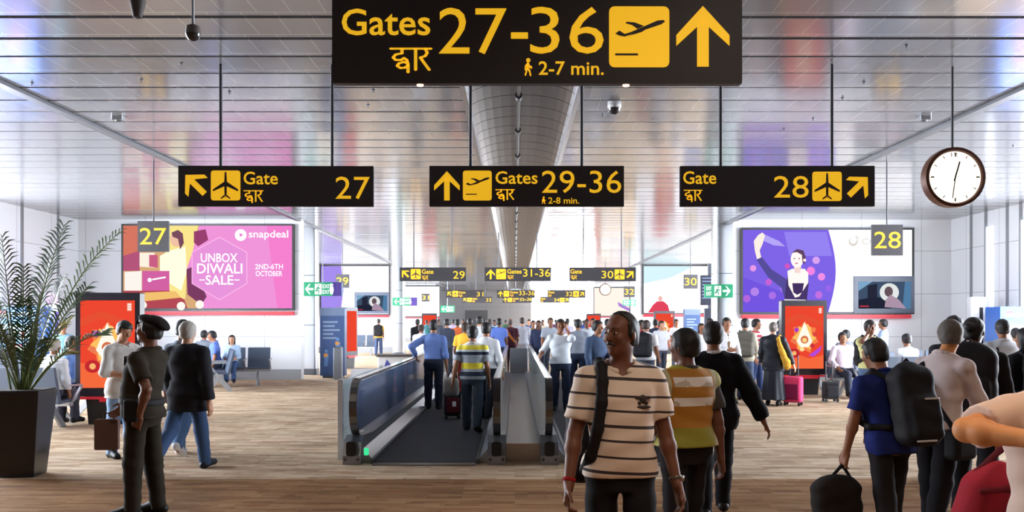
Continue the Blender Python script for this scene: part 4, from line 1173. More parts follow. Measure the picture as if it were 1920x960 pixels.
totem(202, 13.9, 'black framed totem with glowing red festive screen behind the uniformed guard', .04)
totem(1508, 19.4, 'black framed totem with glowing red festive screen below the purple advert')
totem(656, 30.0, 'red totem screen seen edge on beside the blue banner pillar', math.radians(68), False)
totem(1246, 42.5, 'distant red totem screen below the pale blue advert')
totem(805, 58.0, 'small far red totem screen below the far white advert', 0, False)
totem(1113, 60.0, 'small far pink-red totem screen right of the walkways', 0, False)

# ---------------------------------------------------------------- moving walkways
GLASS = mat('clear_glass', (215, 228, 228), 0.06)
def glass_mat(name, tint, t, rough=.06):
    m = bpy.data.materials.new(name); m.use_nodes = True
    nt = m.node_tree; b = nt.nodes['Principled BSDF']; o = nt.nodes['Material Output']
    b.inputs['Base Color'].default_value = lin(tint); b.inputs['Roughness'].default_value = rough; b.inputs['Specular IOR Level'].default_value = .8
    tr = nt.nodes.new('ShaderNodeBsdfTransparent'); tr.inputs[0].default_value = lin(tuple(min(255, int(180 + q * .28)) for q in tint))
    mx = nt.nodes.new('ShaderNodeMixShader'); fr = nt.nodes.new('ShaderNodeLayerWeight'); fr.inputs['Blend'].default_value = .25
    mr = nt.nodes.new('ShaderNodeMapRange'); mr.inputs['To Min'].default_value = 1 - t; mr.inputs['To Max'].default_value = min(1.0, 1 - t + .45)
    nt.links.new(fr.outputs['Fresnel'], mr.inputs['Value']); nt.links.new(mr.outputs[0], mx.inputs[0])
    nt.links.new(tr.outputs[0], mx.inputs[1]); nt.links.new(b.outputs[0], mx.inputs[2]); nt.links.new(mx.outputs[0], o.inputs['Surface'])
    return m
GL_BLUE = glass_mat('blue_tinted_glass', (96, 110, 140), .22); GL_CLEAR = glass_mat('clear_balustrade_glass', (196, 206, 206), .72)
RUBBER = mat('handrail_rubber', (34, 29, 30), 0.25, spec=1.0)
RUBBER.node_tree.nodes['Principled BSDF'].inputs['Coat Weight'].default_value = 1.0
RUBBER.node_tree.nodes['Principled BSDF'].inputs['Coat IOR'].default_value = 1.9
RUBBER.node_tree.nodes['Principled BSDF'].inputs['Coat Roughness'].default_value = 0.12; BELT = mat('walkway_belt', (58, 60, 66), 0.65, spec=.3, bump=.2, bscale=40)
DECK = mat('deck_steel', (150, 154, 160), 0.3, .85)
Y0, Y1 = 10.07, 24.3
def balustrade(x, label, glass, inner):
    """inner: +1 belt lies on the +x side, -1 on the other"""
    t = thing('walkway_balustrade', label, 'balustrade', (x, Y0, 0), 0, 'moving walkway balustrades')
    Lw = Y1 - Y0; R = .33; zt = .94; zc = zt - R
    MB().prism([(R * .0 + .22, zt - .05), (Lw - .22, zt - .05), (Lw - .22, .22), (.22, .22)] , 0, -.008, .008).build('glass_panel', glass, t)
    # handrail: belt round the newel end
    path = [(Lw - R, zc - R)] if False else []
    for i in range(13):
        a = PI / 2 + PI * i / 12; path.append((R + R * math.cos(a) * 1.0, zc + R * math.sin(a)))
    path = [(Lw - R, zt)] + path + [(R + .25, zc - R)]
    b = MB(); hw, th = .042, .03
    for (p, q) in zip(path[:-1], path[1:]):
        dy, dz = q[0] - p[0], q[1] - p[1]; l = math.hypot(dy, dz); ny, nz = -dz / l * th, dy / l * th
        vs = []
        for xx in (-hw, hw):
            for (yy, zz) in (p, q): vs += [(xx, yy - ny * .0, zz), (xx, yy + ny, zz + nz)]
        b.add(vs, [(0, 1, 3, 2), (4, 6, 7, 5), (0, 4, 5, 1), (2, 3, 7, 6), (0, 2, 6, 4), (1, 5, 7, 3)])
    b.build('handrail', RUBBER, t)
    b = MB()
    for (p, q) in zip(path[:-2], path[1:-1]): 
        b.box(-.018, .018, min(p[0], q[0]), max(p[0], q[0]) + .004, min(p[1], q[1]) - .03, max(p[1], q[1]) - .001) if abs(p[1] - q[1]) < .02 else None
    b.build('rail_guide', STEEL, t)
    # newel base housing, skirt and inner deck
    MB().prism([(-.06, 0), (-.06, .10), (.02, .24), (.20, .30), (.9, .26), (Lw, .22), (Lw, 0)], 0, -.10, .10).build('skirt', DECK, t)
    s = inner
    MB().prism([(0, 0), (.22 * s, 0), (.22 * s, .02), (.10 * s, .16), (0, .16)], 1, .10, Lw).build('inner_deck', DECK, t)
    MB().box(min(.20 * s, .235 * s), max(.20 * s, .235 * s), .0, Lw, 0, .055).build('comb_edge', STEELD, t)
    MB().rbox(-.055, .055, -.10, .0, .10, .26, r=.03).build('handrail_entry', BLACK, t)
    for xx in (-.07, .07): MB().lathe([(.018, -.075), (.018, -.055)], axis=1, n=10, cx=xx, cz=.06).build('bolt', STEELD, t)
    return t
bl = balustrade(-1.80, 'left outer walkway balustrade with dark blue glass and black handrail', GL_BLUE, 1)
MB().rbox(.14, .19, -.09, -.06, .11, .19, r=.012).build('signal_lamp', lit((60, 210, 140), 1.2), bl)
balustrade(-.20, 'left of the two middle walkway balustrades with clear glass', GL_CLEAR, -1)
balustrade(.385, 'right of the two middle walkway balustrades with clear glass', GL_CLEAR, 1)
balustrade(1.98, 'right outer walkway balustrade behind the men in vest and suit', GL_BLUE, -1)
for x0, x1, lb in ((-1.57, -.43, 'dark grey moving belt of the left walkway'), (.615, 1.75, 'dark grey moving belt of the right walkway')):
    t = thing('moving_walkway', lb, 'walkway', ((x0 + x1) / 2, Y0, 0)); w = (x1 - x0) / 2
    MB().box(-w, w, .05, Y1 - Y0, 0.0, .018).build('belt', BELT, t)
    MB().box(-w, w, -.12, .05, 0.0, .012).build('comb_plate', mat('comb_plate', (120, 112, 106), 0.4, .5), t)
t = thing('walkway_infill', 'shiny steel infill deck between the two middle balustrades', 'deck', (.0925, Y0, 0))
MB().box(-.19, .19, .25, Y1 - Y0, 0.0, .17).build('deck_plate', DECK, t); MB().box(-.19, .19, .2, .25, .0, .2).build('end_plate', mat('end_plate', (176, 160, 144), .35, .6), t)
o = tag(MB().rbox(PX(956, 25.0), PX(989, 25.0), 25.0, 25.35, 0, .82, r=.03).build('service_cabinet', mat('cabinet_grey', (92, 94, 100), .5), None), 'dark grey box standing between the middle balustrades', 'cabinet')
MB().box(PX(957, 25), PX(988, 25), 24.985, 25.0, .0, .06).build('brown_edge', mat('cabinet_brown', (110, 62, 52), .5), o)
# white screen panel beside the left balustrade
t = thing('side_screen', 'white edged glass side screen left of the blue glass balustrade', 'screen', (PX(638, 10.4), 10.4, 0))
MB().box(-.028, .028, 0, .05, 0, .92).build('white_post', WHITE, t); MB().box(-.008, .008, .05, 3.2, .08, .90).build('glass_panel', GL_CLEAR, t); MB().box(-.028, .028, 3.2, 3.25, 0, .92).build('white_post', WHITE, t)
# ---------------------------------------------------------------- planter with areca palm
t = thing('potted_palm', 'tall leafy palm in a tapered dark square planter at the left edge', 'plant', (PX(44, 9.35), 9.35, 0), .10)
MB().frustum((-.165, .165, -.165, .165, 0), (-.245, .245, -.245, .245, .875)).build('planter', mat('planter_dark', (46, 44, 48), .3, .25), t, bevel=.008)
MB().frustum((-.225, .225, -.225, .225, .80), (-.23, .23, -.23, .23, .886)).build('soil', mat('soil', (48, 38, 30), .95), t)
LEAF = [mat('leaf_dark', (50, 72, 44), .5), mat('leaf_mid', (76, 100, 56), .5), mat('leaf_yellowish', (150, 140, 50), .5)]; STEM = mat('palm_stem', (104, 118, 66), .6)
rp = random.Random(4)
def frond(base, tip, sag, n, ll, m, w=.020):
    fr = MB(); base = Vector(base); tip = Vector(tip); pts = []
    for i in range(13):
        u = i / 12.0; p = base.lerp(tip, u); p.z += sag * math.sin(PI * u * .92) * (1 - .15 * u); pts.append(p)
    o = MB().tube(pts, [.011 * (1 - .75 * i / 12.0) for i in range(13)], 6).build('frond', STEM, t, smooth=True)
    for i in range(n):
        u = .30 + .68 * i / (n - 1); j = u * 12; a = int(j); f = j - a
        p = pts[a].lerp(pts[min(a + 1, 12)], f); d = (pts[min(a + 1, 12)] - pts[max(a - 1, 0)]).normalized()
        side = d.cross(Vector((0, 0, 1)));
        if side.length < .1: side = Vector((1, 0, 0))
        side.normalize(); up = side.cross(d).normalized()
        L = ll * (.55 + .45 * math.sin(PI * min(1, (u - .25) / .7))) * rp.uniform(.85, 1.1)
        for s in (-1, 1):
            q = (d * .75 + side * s * .8 + up * rp.uniform(.05, .35)).normalized()
            m1 = p + q * L * .5 + Vector((0, 0, .0)); e = p + q * L + Vector((0, 0, -L * .28)); nrm = q.cross(up).normalized() * w * .5
            fr.add([p - nrm * .4, m1 - nrm, e, m1 + nrm, p + nrm * .4], [(0, 1, 2, 3, 4)])
    fr.build('leaflets', m, o)
def rel(px, py, dy=0.0): return ((px - 44) * 9.35 / F_PX, dy, PZ(py, 9.35))
FR = [((5, 735), (-20, 470), .10), ((28, 735), (20, 445), .05), ((40, 735), (135, 432), .20), ((52, 735), (225, 445), .30), ((60, 735), (178, 545), .16), ((62, 735), (195, 628), .14), ((36, 735), (70, 470), .02),
      ((30, 735), (-40, 560), .14), ((48, 735), (92, 520), .10), ((44, 735), (-5, 520), .05), ((54, 735), (128, 602), .10), ((40, 735), (40, 560), .03), ((26, 735), (-30, 640), .12), ((50, 735), (60, 600), .05),
      ((58, 735), (118, 668), .12), ((34, 735), (18, 610), .04), ((46, 735), (95, 640), .06), ((38, 735), (52, 500), .03)]
for i, (a, c, sg) in enumerate(FR):
    dy = rp.uniform(-.35, .35)
    frond(rel(a[0] * .5 + 22, 738, dy * .1), rel(c[0], c[1], dy), sg, 22, .30 if i < 7 else .24, LEAF[i % 2] if i not in (10, 14) else LEAF[2])
for i in range(9):
    a = rp.uniform(0, 6.28); MB().tube([(.05 * math.cos(a), .05 * math.sin(a), .84), (.11 * math.cos(a), .11 * math.sin(a), 1.25 + .03 * i), (.16 * math.cos(a), .16 * math.sin(a), 1.55 + .04 * i)], [.014, .011, .007], 6).build('stem', STEM, t, smooth=True)

# ---------------------------------------------------------------- airport seating
SEATC = mat('seat_slate', (66, 78, 96), .55); LEGC = mat('seat_leg_grey', (168, 172, 178), .35, .6)
def bench_proto(n, label, loc, rz):
    """n seats on a beam; sitters face -Y"""
    t = thing('beam_seating', label, 'seating', loc, rz, 'slate waiting area seats')
    p = .60
    for i in range(n):
        x = (i - (n - 1) / 2) * p
        b = MB(); b.prism([(-.24, .42), (-.22, .46), (.20, .42), (.22, .38)], 0, x - .27, x + .27); b.build('seat', SEATC, t, bevel=.012)
        b = MB(); b.prism([(.17, .40), (.30, .92), (.345, .92), (.23, .38)], 0, x - .27, x + .27); b.build('backrest', SEATC, t, bevel=.012)
    for i in range(n + 1):
        x = (i - n / 2) * p
        MB().prism([(-.24, .62), (.20, .64), (.20, .66), (-.25, .65), (-.27, .62), (-.05, .40), (-.01, .40)], 0, x - .018, x + .018).build('armrest', LEGC, t)
    MB().box(-n * p / 2, n * p / 2, -.05, .05, .34, .40).build('beam', LEGC, t)
    for x in (-(n / 2 - .5) * p, (n / 2 - .5) * p):
        MB().prism([(-.03, .34), (.03, .34), (.30, .02), (.30, 0), (.20, 0), (0, .22), (-.20, 0), (-.30, 0), (-.30, .02)], 0, x - .02, x + .02).build('leg', LEGC, t)
    return t
b3 = bench_proto(3, 'slate seats with the seated child, nearest the white wall on the left', (PX(436, 22.1), 22.1, 0), math.radians(10))
dup(b3, (PX(408, 20.9), 20.9, 0), math.radians(-70), 'slate seats seen edge on with pale legs, left of the seated child')
dup(b3, (PX(330, 22.6), 22.9, 0), math.radians(180), 'slate seats with backs to the viewer behind the grey-haired man')
dup(b3, (PX(28, 13.4), 13.4, 0), math.radians(172), 'slate seats with backs to the viewer just behind the planter')
dup(b3, (PX(20, 16.2), 16.2, 0), math.radians(178), 'slate seats far left behind the palm leaves')
dup(b3, (PX(1636, 18.9), 18.9, 0), math.radians(4), 'slate seats with a seated man right of the red totem')
dup(b3, (PX(1700, 17.2), 17.2, 0), math.radians(186), 'slate seats with backs to the viewer behind the stooping traveller')
dup(b3, (PX(1586, 20.8), 20.8, 0), math.radians(176), 'slate seats just behind the seated man in pale pink')
dup(b3, (PX(134, 14.6), 14.7, 0), math.radians(90), 'slate seats seen end on beside the left red totem')
dup(b3, (PX(1745, 20.6), 20.6, 0), math.radians(180), 'slate seats before the right white wall')
dup(b3, (PX(672, 41.0), 41.0, 0), math.radians(0), 'far slate seats below the inset television on the left')

# ---------------------------------------------------------------- columns, banners, machines
def column(px, y, w, label):
    t = thing('steel_column', label, 'column', (PX(px, y), y, 0), 0, 'steel clad columns')
    MB().rbox(-w / 2, w / 2, -w / 2, w / 2, 0, CEIL + .04, r=w * .18, axis=2).build('cladding', STEEL, t, smooth=True)
    MB().rbox(-w / 2 - .02, w / 2 + .02, -w / 2 - .02, w / 2 + .02, 0, .18, r=w * .2, axis=2).build('base_ring', STEELD, t)
    b = MB()
    for z in (1.45, 2.9): b.rbox(-w / 2 - .004, w / 2 + .004, -w / 2 - .004, w / 2 + .004, z - .01, z + .01, r=w * .18, axis=2)
    b.build('joint_ring', STEELD, t)
column(1357, 25.6, .62, 'steel clad column at the edge of the right white wall')
column(583, 26.6, .40, 'slim steel column at the edge of the left white wall')
column(748, 40.0, .52, 'steel clad column in the middle distance left of the walkways')
column(1200, 50.0, .45, 'slim column beyond the pale blue advert')
def banner(px0, px1, ytop, y, label, side=1):
    w = (px1 - px0) * y / F_PX; h = PZ(ytop, y)
    t = thing('banner_pillar', label, 'banner', (PX((px0 + px1) / 2, y), y, 0), 0, 'blue banner pillars')
    MB().rbox(-w / 2, w / 2, 0, .35, .06, h, r=.03).build('board', mat('banner_blue', (44, 72, 118), .5), t)
    MB().box(-w / 2 + .06, w / 2 - .06, .05, .3, 0, .06).build('foot', STEELD, t)
    b = mat('banner_print', (120, 136, 160), .5)
    for i, (u0, u1) in enumerate(((.12, .72), (.12, .60), (.12, .80), (.12, .55), (.12, .68))):
        z = h - .42 - i * .11; flat([[(-w / 2 + u0 * w, z), (-w / 2 + u1 * w, z), (-w / 2 + u1 * w, z + .05), (-w / 2 + u0 * w, z + .05)]], -.003, b, t, 'printed_line')
    flat([[(-w / 2, h - .22), (w / 2, h - .22), (w / 2, h), (-w / 2, h)]], -.002, mat('banner_grey', (96, 112, 140), .5), t, 'printed_header')
    for u, zz in ((.72, .95), (.25, .62)):
        x = -w / 2 + u * w; flat([disc(x, zz + .12, .05, 10), [(x - .06, zz - .3), (x + .05, zz - .3), (x + .07, zz + .05), (x - .05, zz + .06)]], -.004, mat('banner_blue_light', (84, 124, 176), .5), t, 'printed_figure')
        flat([[(x - .06, zz - .05), (x + .06, zz - .02), (x + .02, zz + .06), (x - .07, zz + .05)]], -.006, mat('banner_orange', (206, 142, 60), .5), t, 'printed_figure')
    return t
banner(600, 646, 577, 25.0, 'tall blue printed banner pillar beside the left white wall')
banner(1284, 1313, 580, 36.0, 'blue printed banner pillar behind the man in the dark suit')
o = tag(MB().rbox(PX(626, 24.4), PX(641, 24.4), 24.3, 24.6, 0, .85, r=.03, axis=2).build('waste_bin', mat('bin_grey', (120, 124, 128), .4, .5), None), 'grey metal waste bin in front of the blue banner pillar', 'bin')
MB().box(PX(628, 24.4), PX(639, 24.4), 24.35, 24.55, .85, .88).build('lid', STEELD, o)
t = thing('information_counter', 'white counter with dark top and blue emblem left of the walkway', 'counter', (PX(745, 29), 29, 0))
MB().rbox(-.62, .62, 0, .6, 0, .42, r=.03, axis=2).build('body', WHITE, t); MB().rbox(-.68, .68, -.05, .65, .42, .50, r=.03, axis=2).build('counter_top', mat('counter_top', (86, 82, 80), .4), t)
flat([[(-.42, .1), (-.15, .1), (-.34, .34)]], -.004, mat('counter_blue', (70, 80, 170), .5), t, 'emblem')
t = thing('floor_barrier', 'low white barrier with red curved stripe beside the walkway', 'barrier', (PX(694, 23.4), 23.4, 0))
MB().rbox(-.5, .5, 0, .12, 0, .34, r=.05).build('board', mat('barrier_grey', (206, 206, 208), .4), t)
flat([strokes([[(-.34 + .68 * i / 10, .10 + .16 * math.sin(PI * (i / 10.0) * .55)) for i in range(11)]], .05)[j] for j in range(0, 20)], -.003, mat('barrier_red', (190, 70, 84), .5), t, 'red_stripe')
# drinks machines
def drinks_machine(loc, rz, label, mirror=False):
    t = thing('vending_machine', label, 'vending machine', loc, rz, 'blue drinks machines')
    w, h = .95, 1.9
    MB().rbox(-w / 2, w / 2, 0, .75, .06, h, r=.02).build('cabinet', mat('machine_blue', (46, 104, 190), .35, emit=.15), t); MB().box(-w / 2 + .05, w / 2 - .05, .05, .7, 0, .06).build('foot', BLACK, t)
    flat([[(-.44, 1.18), (.44, 1.18), (.44, 1.50), (-.44, 1.50)]], -.003, mat('machine_light', (150, 196, 232), .4, emit=.4), t, 'product_window')
    for i in range(5): MB().lathe([(.04, 0), (.045, .1), (.02, .17), (.02, .2)], cx=-.34 + i * .17, cy=-.005, cz=1.2, n=10).build('bottle_print', mat('bottle_%d' % (i % 3), ((150, 40, 50), (40, 60, 130), (190, 190, 190))[i % 3], .4), t)
    e = flat([disc(-.27, 1.71, .10, 20)], -.004, mat('machine_white', (240, 242, 246), .4, emit=.5), t, 'round_emblem')
    flat([[(-.27 + .095 * math.cos(a), 1.72 + .09 * math.sin(a)) for a in [math.radians(d) for d in range(10, 175, 11)]]], -.006, mat('emblem_red', (206, 36, 50), .4, emit=.4), e, 'emblem_red_half')
    flat([[(-.27 + .095 * math.cos(a), 1.69 + .09 * math.sin(a)) for a in [math.radians(d) for d in range(200, 345, 11)]]], -.006, mat('emblem_blue', (30, 60, 150), .4, emit=.4), e, 'emblem_blue_half')
    lettering('pepsi', -.12, .40, 1.64, 1.80, -.004, mat('machine_white', (240, 242, 246)), t, .02)
    flat([disc(.05, .86, .26, 20, .22)], -.004, mat('machine_red', (200, 52, 66), .4, emit=.3), t, 'printed_shape'); flat([disc(.12, .93, .14, 20, .10)], -.006, mat('machine_white', (240, 242, 246)), t, 'printed_shape')
    return t
drinks_machine((PX(1917, 20.2), 20.2, 0), math.radians(-4), 'blue drinks machine at the right edge of the picture')
drinks_machine((PX(28, 19.8), 19.8, 0), math.radians(4), 'blue drinks machine behind the palm at the left edge')
# service door panel and slim things by the walls
t = thing('service_cabinet', 'tall white wall cabinet with dark slot near the right side wall', 'cabinet', (PX(1838, 21.6), 21.6, 0))
MB().rbox(-.22, .22, 0, .16, .0, 2.15, r=.015).build('body', WHITE, t); MB().box(-.02, .06, -.015, 0, .9, 1.9).build('dark_slot', BLACK, t)
t = thing('stand_sign', 'slim white stand sign with purple edge left of the red totem', 'stand', (PX(97, 21.4), 21.4, 0))
MB().rbox(-.16, .16, 0, .06, .15, 2.0, r=.02).build('board', WHITE, t); MB().box(.08, .16, -.01, 0, .2, 1.8).build('purple_edge', mat('stand_purple', (112, 86, 170), .5), t); MB().rbox(-.25, .25, -.15, .2, 0, .15, r=.03).build('foot', ALU, t)
MB().lathe([(.001, -.03), (.15, -.02), (.15, .02)], axis=1, cz=2.1, n=20).build('round_head', mat('stand_pink', (196, 150, 184), .5), t)
# flight information monitors on a post
t = thing('flight_monitor', 'dark flight information monitors on a post beside the right steel column', 'monitor', (PX(1331, 27.5), 27.5, 0))
MB().box(-.05, .05, 0, .08, 0, 3.3).build('post', STEELD, t); MB().rbox(-.30, .16, -.12, 0, 2.05, 2.95, r=.02).build('upper_screen', mat('monitor_dark', (40, 44, 66), .3), t); MB().rbox(-.18, .14, -.10, 0, .95, 1.95, r=.02).build('lower_screen', mat('monitor_dark2', (48, 52, 74), .3), t)
b = []
for i in range(7): b.append([(-.26, 2.85 - i * .1), (.10 - .05 * (i % 3), 2.85 - i * .1), (.10 - .05 * (i % 3), 2.88 - i * .1), (-.26, 2.88 - i * .1)])
flat(b, -.123, mat('monitor_text', (140, 160, 200), .4, emit=.3), t, 'screen_rows')
# ---------------------------------------------------------------- bags
BAGK = cloth((27, 26, 30), .7)
def backpack(info, label, m, hgt=.30, w=.17, d=.085, dx=0.0, trim=None, res=.012, dy=0.0, straps=True, dz=0.0):
    H = info['H']; tp = info['tp']; r = info['root']; T = info['T']
    t = thing('backpack', label, 'backpack', tuple(r.location), r.rotation_euler[2])
    c = np.array((dx, (.085 + d * .9 + dy) * H / 1.0 if d < .5 else 0, (.155 + dz) * H)); hh = hgt * H / 1.0
    W, Dp = w * H, d * H
    C = tp(c)
    solid('main_bag', [(rb3(C, (W * .95, Dp, hh * .55), Dp * .75, T), 0), (rb3(tp(c + V(0, Dp * .7, -hh * .18)), (W * .75, Dp * .55, hh * .30), Dp * .4, T), .02), (ell(tp(c + V(0, 0, hh * .42)), (W * .8, Dp * .8, hh * .2), T), .02)], res, m, t, disp=wrinkle(.004, 2.0))
    if straps:
        for s in (1, -1):
            pts = [tp((s * .060 * H + dx, .080 * H, .275 * H)), tp((s * .062 * H, .03 * H, .318 * H)), tp((s * .066 * H, -.050 * H, .285 * H)), tp((s * .078 * H, -.084 * H, .21 * H)), tp((s * .098 * H, -.070 * H, .10 * H)), tp((s * .115 * H, .02 * H, .06 * H)), tp((s * .095 * H + dx, .085 * H, .05 * H))]
            solid('strap', [(cap(p, q, .016 * H), .012) for p, q in zip(pts[:-1], pts[1:])], res, m, t)
    if trim:
        for (zz, x0, x1) in ((.06, -.55, .15), (-.50, -.2, .75)):
            a = tp(c + V(W * x0, Dp * (1.25 if zz < .4 and zz > -.4 else 1.05), hh * zz)); b = tp(c + V(W * x1, Dp * (1.25 if zz > -.4 else 1.05), hh * zz))
            solid('reflective_strip', [cap(a, b, .008)], .006, trim, t)
    solid('grab_loop', [(cap(tp(c + V(-.03, -.01, hh * .60)), tp(c + V(0, 0, hh * .66)), .008), .005), (cap(tp(c + V(0, 0, hh * .66)), tp(c + V(.03, -.01, hh * .60)), .008), .005)], .007, m, t)
    return t

def suitcase(px, y, label, m, w=.36, h=.52, d=.22, rz=0.0, handle=True, tilt=0.0, pocket=None):
    t = thing('suitcase', label, 'suitcase', (PX(px, y), y, 0), rz, 'wheeled suitcases')
    t.rotation_euler = (tilt, 0, rz)
    solid('shell', [rb3((0, 0, .06 + h / 2), (w / 2, d / 2, h / 2), .045)], .014, m, t)
    b = MB()
    solid('front_pocket', [rb3((0, -d / 2, .06 + h * .42), (w * .40, .03, h * .30), .025)], .012, pocket or m, t)
    for x in (-w * .38, w * .38):
        for yy in (-d * .35, d * .35): MB().lathe([(.012, -.012), (.028, -.012), (.028, .012), (.012, .012)], axis=1, n=14, cx=x, cy=yy, cz=.028).build('wheel', BLACK, t); MB().box(x - .015, x + .015, yy - .02, yy + .02, .03, .075).build('wheel_fork', BLACK, t)
    if handle:
        MB().tube([(-w * .22, d * .3, h + .05), (-w * .22, d * .3, h + .45), (w * .22, d * .3, h + .45), (w * .22, d * .3, h + .05)], .011, 8).build('pull_handle', STEELD, t)
    MB().tube([(-.06, 0, h + .05), (-.055, 0, h + .085), (.055, 0, h + .085), (.06, 0, h + .05)], .010, 8).build('grip', BLACK, t)
    return t

# ---------------------------------------------------------------- the foreground travellers
ST = []
for yy in (685, 709, 740, 768, 796, 823, 853, 881):
    zc = HC - (yy - 600) / 370.0; ST += [(zc - .0065, (66, 60, 62)), (zc + .0065, (228, 211, 195))]
POLO = banded('striped_polo_cloth', ST, base=(228, 211, 195), lo=.6, hi=1.6, xslope=.06)
A1 = person('man with moustache in cream polo with dark stripes, nearest of all, looking left', PX(1163, 4.6), 4.6, 1.63, 6, .0075, 'dark', 'black', 'receding', POLO, 'short', .815 / 1.63, (26, 25, 30),
            la=dict(swing=2, out=13, bend=16), ra=dict(swing=6, out=14, bend=14, curl=.9), ll=(10, 4, 0), rl=(-10, 8, 8), yaw=-50, wide=1.04, belly=.018, moustache=True, eyes=True, topname='polo_shirt', vneck=True)
H = A1['H']
for s, nm, m in ((-1, 'red_bracelet', cloth((150, 30, 36))), (1, 'wrist_watch', mat('watch_metal', (120, 112, 100), .3, .8))):
    sh, el, wr = A1['A'][s]; d = unit(wr - el); c = wr - d * .012
    solid(nm, [cap(c - d * .010, c + d * .010, .0335, .0335, flat=True, flat0=True)], .005, m, A1['root'])
    if s == 1: solid('watch_dial', [cap(c + V(.03, -.01, 0), c + V(.040, -.013, 0), .016, .016, flat=True)], .004, STEEL, A1['root'])
# chest crest: dark stitched emblem
tp = A1['tp']
solid('embroidered_crest', [(ell(tp(q), r), 0) for q, r in (((.085, -.128, .345), (.018, .012, .022)), ((.062, -.131, .352), (.024, .011, .008)), ((.110, -.122, .352), (.024, .011, .008)), ((.085, -.131, .306), (.042, .013, .008)), ((.066, -.132, .326), (.010, .011, .010)), ((.104, -.126, .326), (.010, .011, .010)))], .004, cloth((70, 62, 62)), A1['root'])
bp = thing('backpack', 'black backpack slung on the right shoulder of the man in the striped polo', 'backpack', tuple(A1['root'].location), A1['root'].rotation_euler[2])
solid('main_bag', [(rb3(tp((-.115, .205, .10)), (.13, .095, .22), .07), 0), (rb3(tp((-.12, .28, .04)), (.10, .05, .12), .04), .02)], .01, BAGK, bp, disp=wrinkle(.004, 1))
sp_ = [tp((-.10, .12, .44)), tp((-.098, .05, .515)), tp((-.105, -.04, .500)), tp((-.112, -.098, .43)), tp((-.122, -.128, .33)), tp((-.142, -.130, .20)), tp((-.168, -.09, .06)), tp((-.175, .02, -.02)), tp((-.15, .14, -.04))]
solid('shoulder_strap', [(cap(p, q, .030, sq=(V(0, 1, 0), 1.6)), .015) for p, q in zip(sp_[:-1], sp_[1:])], .009, BAGK, bp)

# man in the reflective vest
def vest_mat():
    m = bpy.data.materials.new('reflective_vest'); m.use_nodes = True
    nt = m.node_tree; b = nt.nodes['Principled BSDF']; N = nt.nodes.new; Lk = nt.links.new
    b.inputs['Roughness'].default_value = .7
    tc = N('ShaderNodeTexCoord'); sp = N('ShaderNodeSeparateXYZ'); Lk(tc.outputs['Object'], sp.inputs[0])
    ab = N('ShaderNodeMath'); ab.operation = 'ABSOLUTE'; Lk(sp.outputs[0], ab.inputs[0])
    def band(src, lo, hi):
        a = N('ShaderNodeMath'); a.operation = 'GREATER_THAN'; a.inputs[1].default_value = lo; Lk(src, a.inputs[0])
        c = N('ShaderNodeMath'); c.operation = 'LESS_THAN'; c.inputs[1].default_value = hi; Lk(src, c.inputs[0])
        e = N('ShaderNodeMath'); e.operation = 'MULTIPLY'; Lk(a.outputs[0], e.inputs[0]); Lk(c.outputs[0], e.inputs[1]); return e.outputs[0]
    def mix(f, a, c):
        x = N('ShaderNodeMix'); x.data_type = 'RGBA'; Lk(f, x.inputs[0])
        for i, q in ((6, a), (7, c)):
            if isinstance(q, tuple): x.inputs[i].default_value = lin(q)
            else: Lk(q, x.inputs[i])
        return x.outputs[2]
    col = mix(band(sp.outputs[2], 0, .93), (178, 122, 36), (150, 146, 44))
    col = mix(band(sp.outputs[2], 1.295, 2), col, (170, 160, 50))
    col = mix(band(ab.outputs[0], .152, .19), col, (190, 186, 150))
    col = mix(band(ab.outputs[0], .19, .5), col, (170, 166, 60))
    wv = N('ShaderNodeTexNoise'); wv.inputs['Scale'].default_value = 9; Lk(tc.outputs['Object'], wv.inputs['Vector'])
    for lo, hi in ((1.185, 1.245), (1.065, 1.118)):
        bz = band(sp.outputs[2], lo, hi); bx = band(ab.outputs[0], -.1, .138); e = N('ShaderNodeMath'); e.operation = 'MULTIPLY'; Lk(bz, e.inputs[0]); Lk(bx, e.inputs[1])
        gp = N('ShaderNodeMath'); gp.operation = 'GREATER_THAN'; gp.inputs[1].default_value = .42; Lk(wv.outputs['Fac'], gp.inputs[0])
        sil = mix(gp.outputs[0], (196, 188, 170), (240, 238, 234)); col = mix(e.outputs[0], col, sil)
    Lk(col, b.inputs['Base Color']); return m
B1 = person('man in orange and lime reflective vest seen from behind', PX(1284, 5.75), 5.75, 1.525, 200, .008, 'dark', 'black', 'short', (70, 66, 64), 'short', .56, (32, 29, 32), la=dict(swing=8, out=8, bend=25), ra=dict(swing=-8, out=9, bend=10), ll=(-8, 6, 6), rl=(12, 4, 0), yaw=28, wide=1.12,
            jacket=dict(name='reflective_vest', m=vest_mat(), sleeve='none', hem=.53))
C1 = person('man in dark suit walking away with right hand swung out', PX(1338, 7.4), 7.4, 1.575, 176, .0085, 'mid', 'black', 'short', (215, 215, 220), 'long', .56, (22, 22, 27), la=dict(swing=10, out=12, bend=12), ra=dict(swing=-8, out=27, bend=8, curl=.5), ll=(-14, 6, 10), rl=(16, 4, 0), yaw=-6, wide=1.06,
            jacket=dict(name='suit_jacket', c=(20, 20, 25), hem=.455), collar=(230, 230, 232))
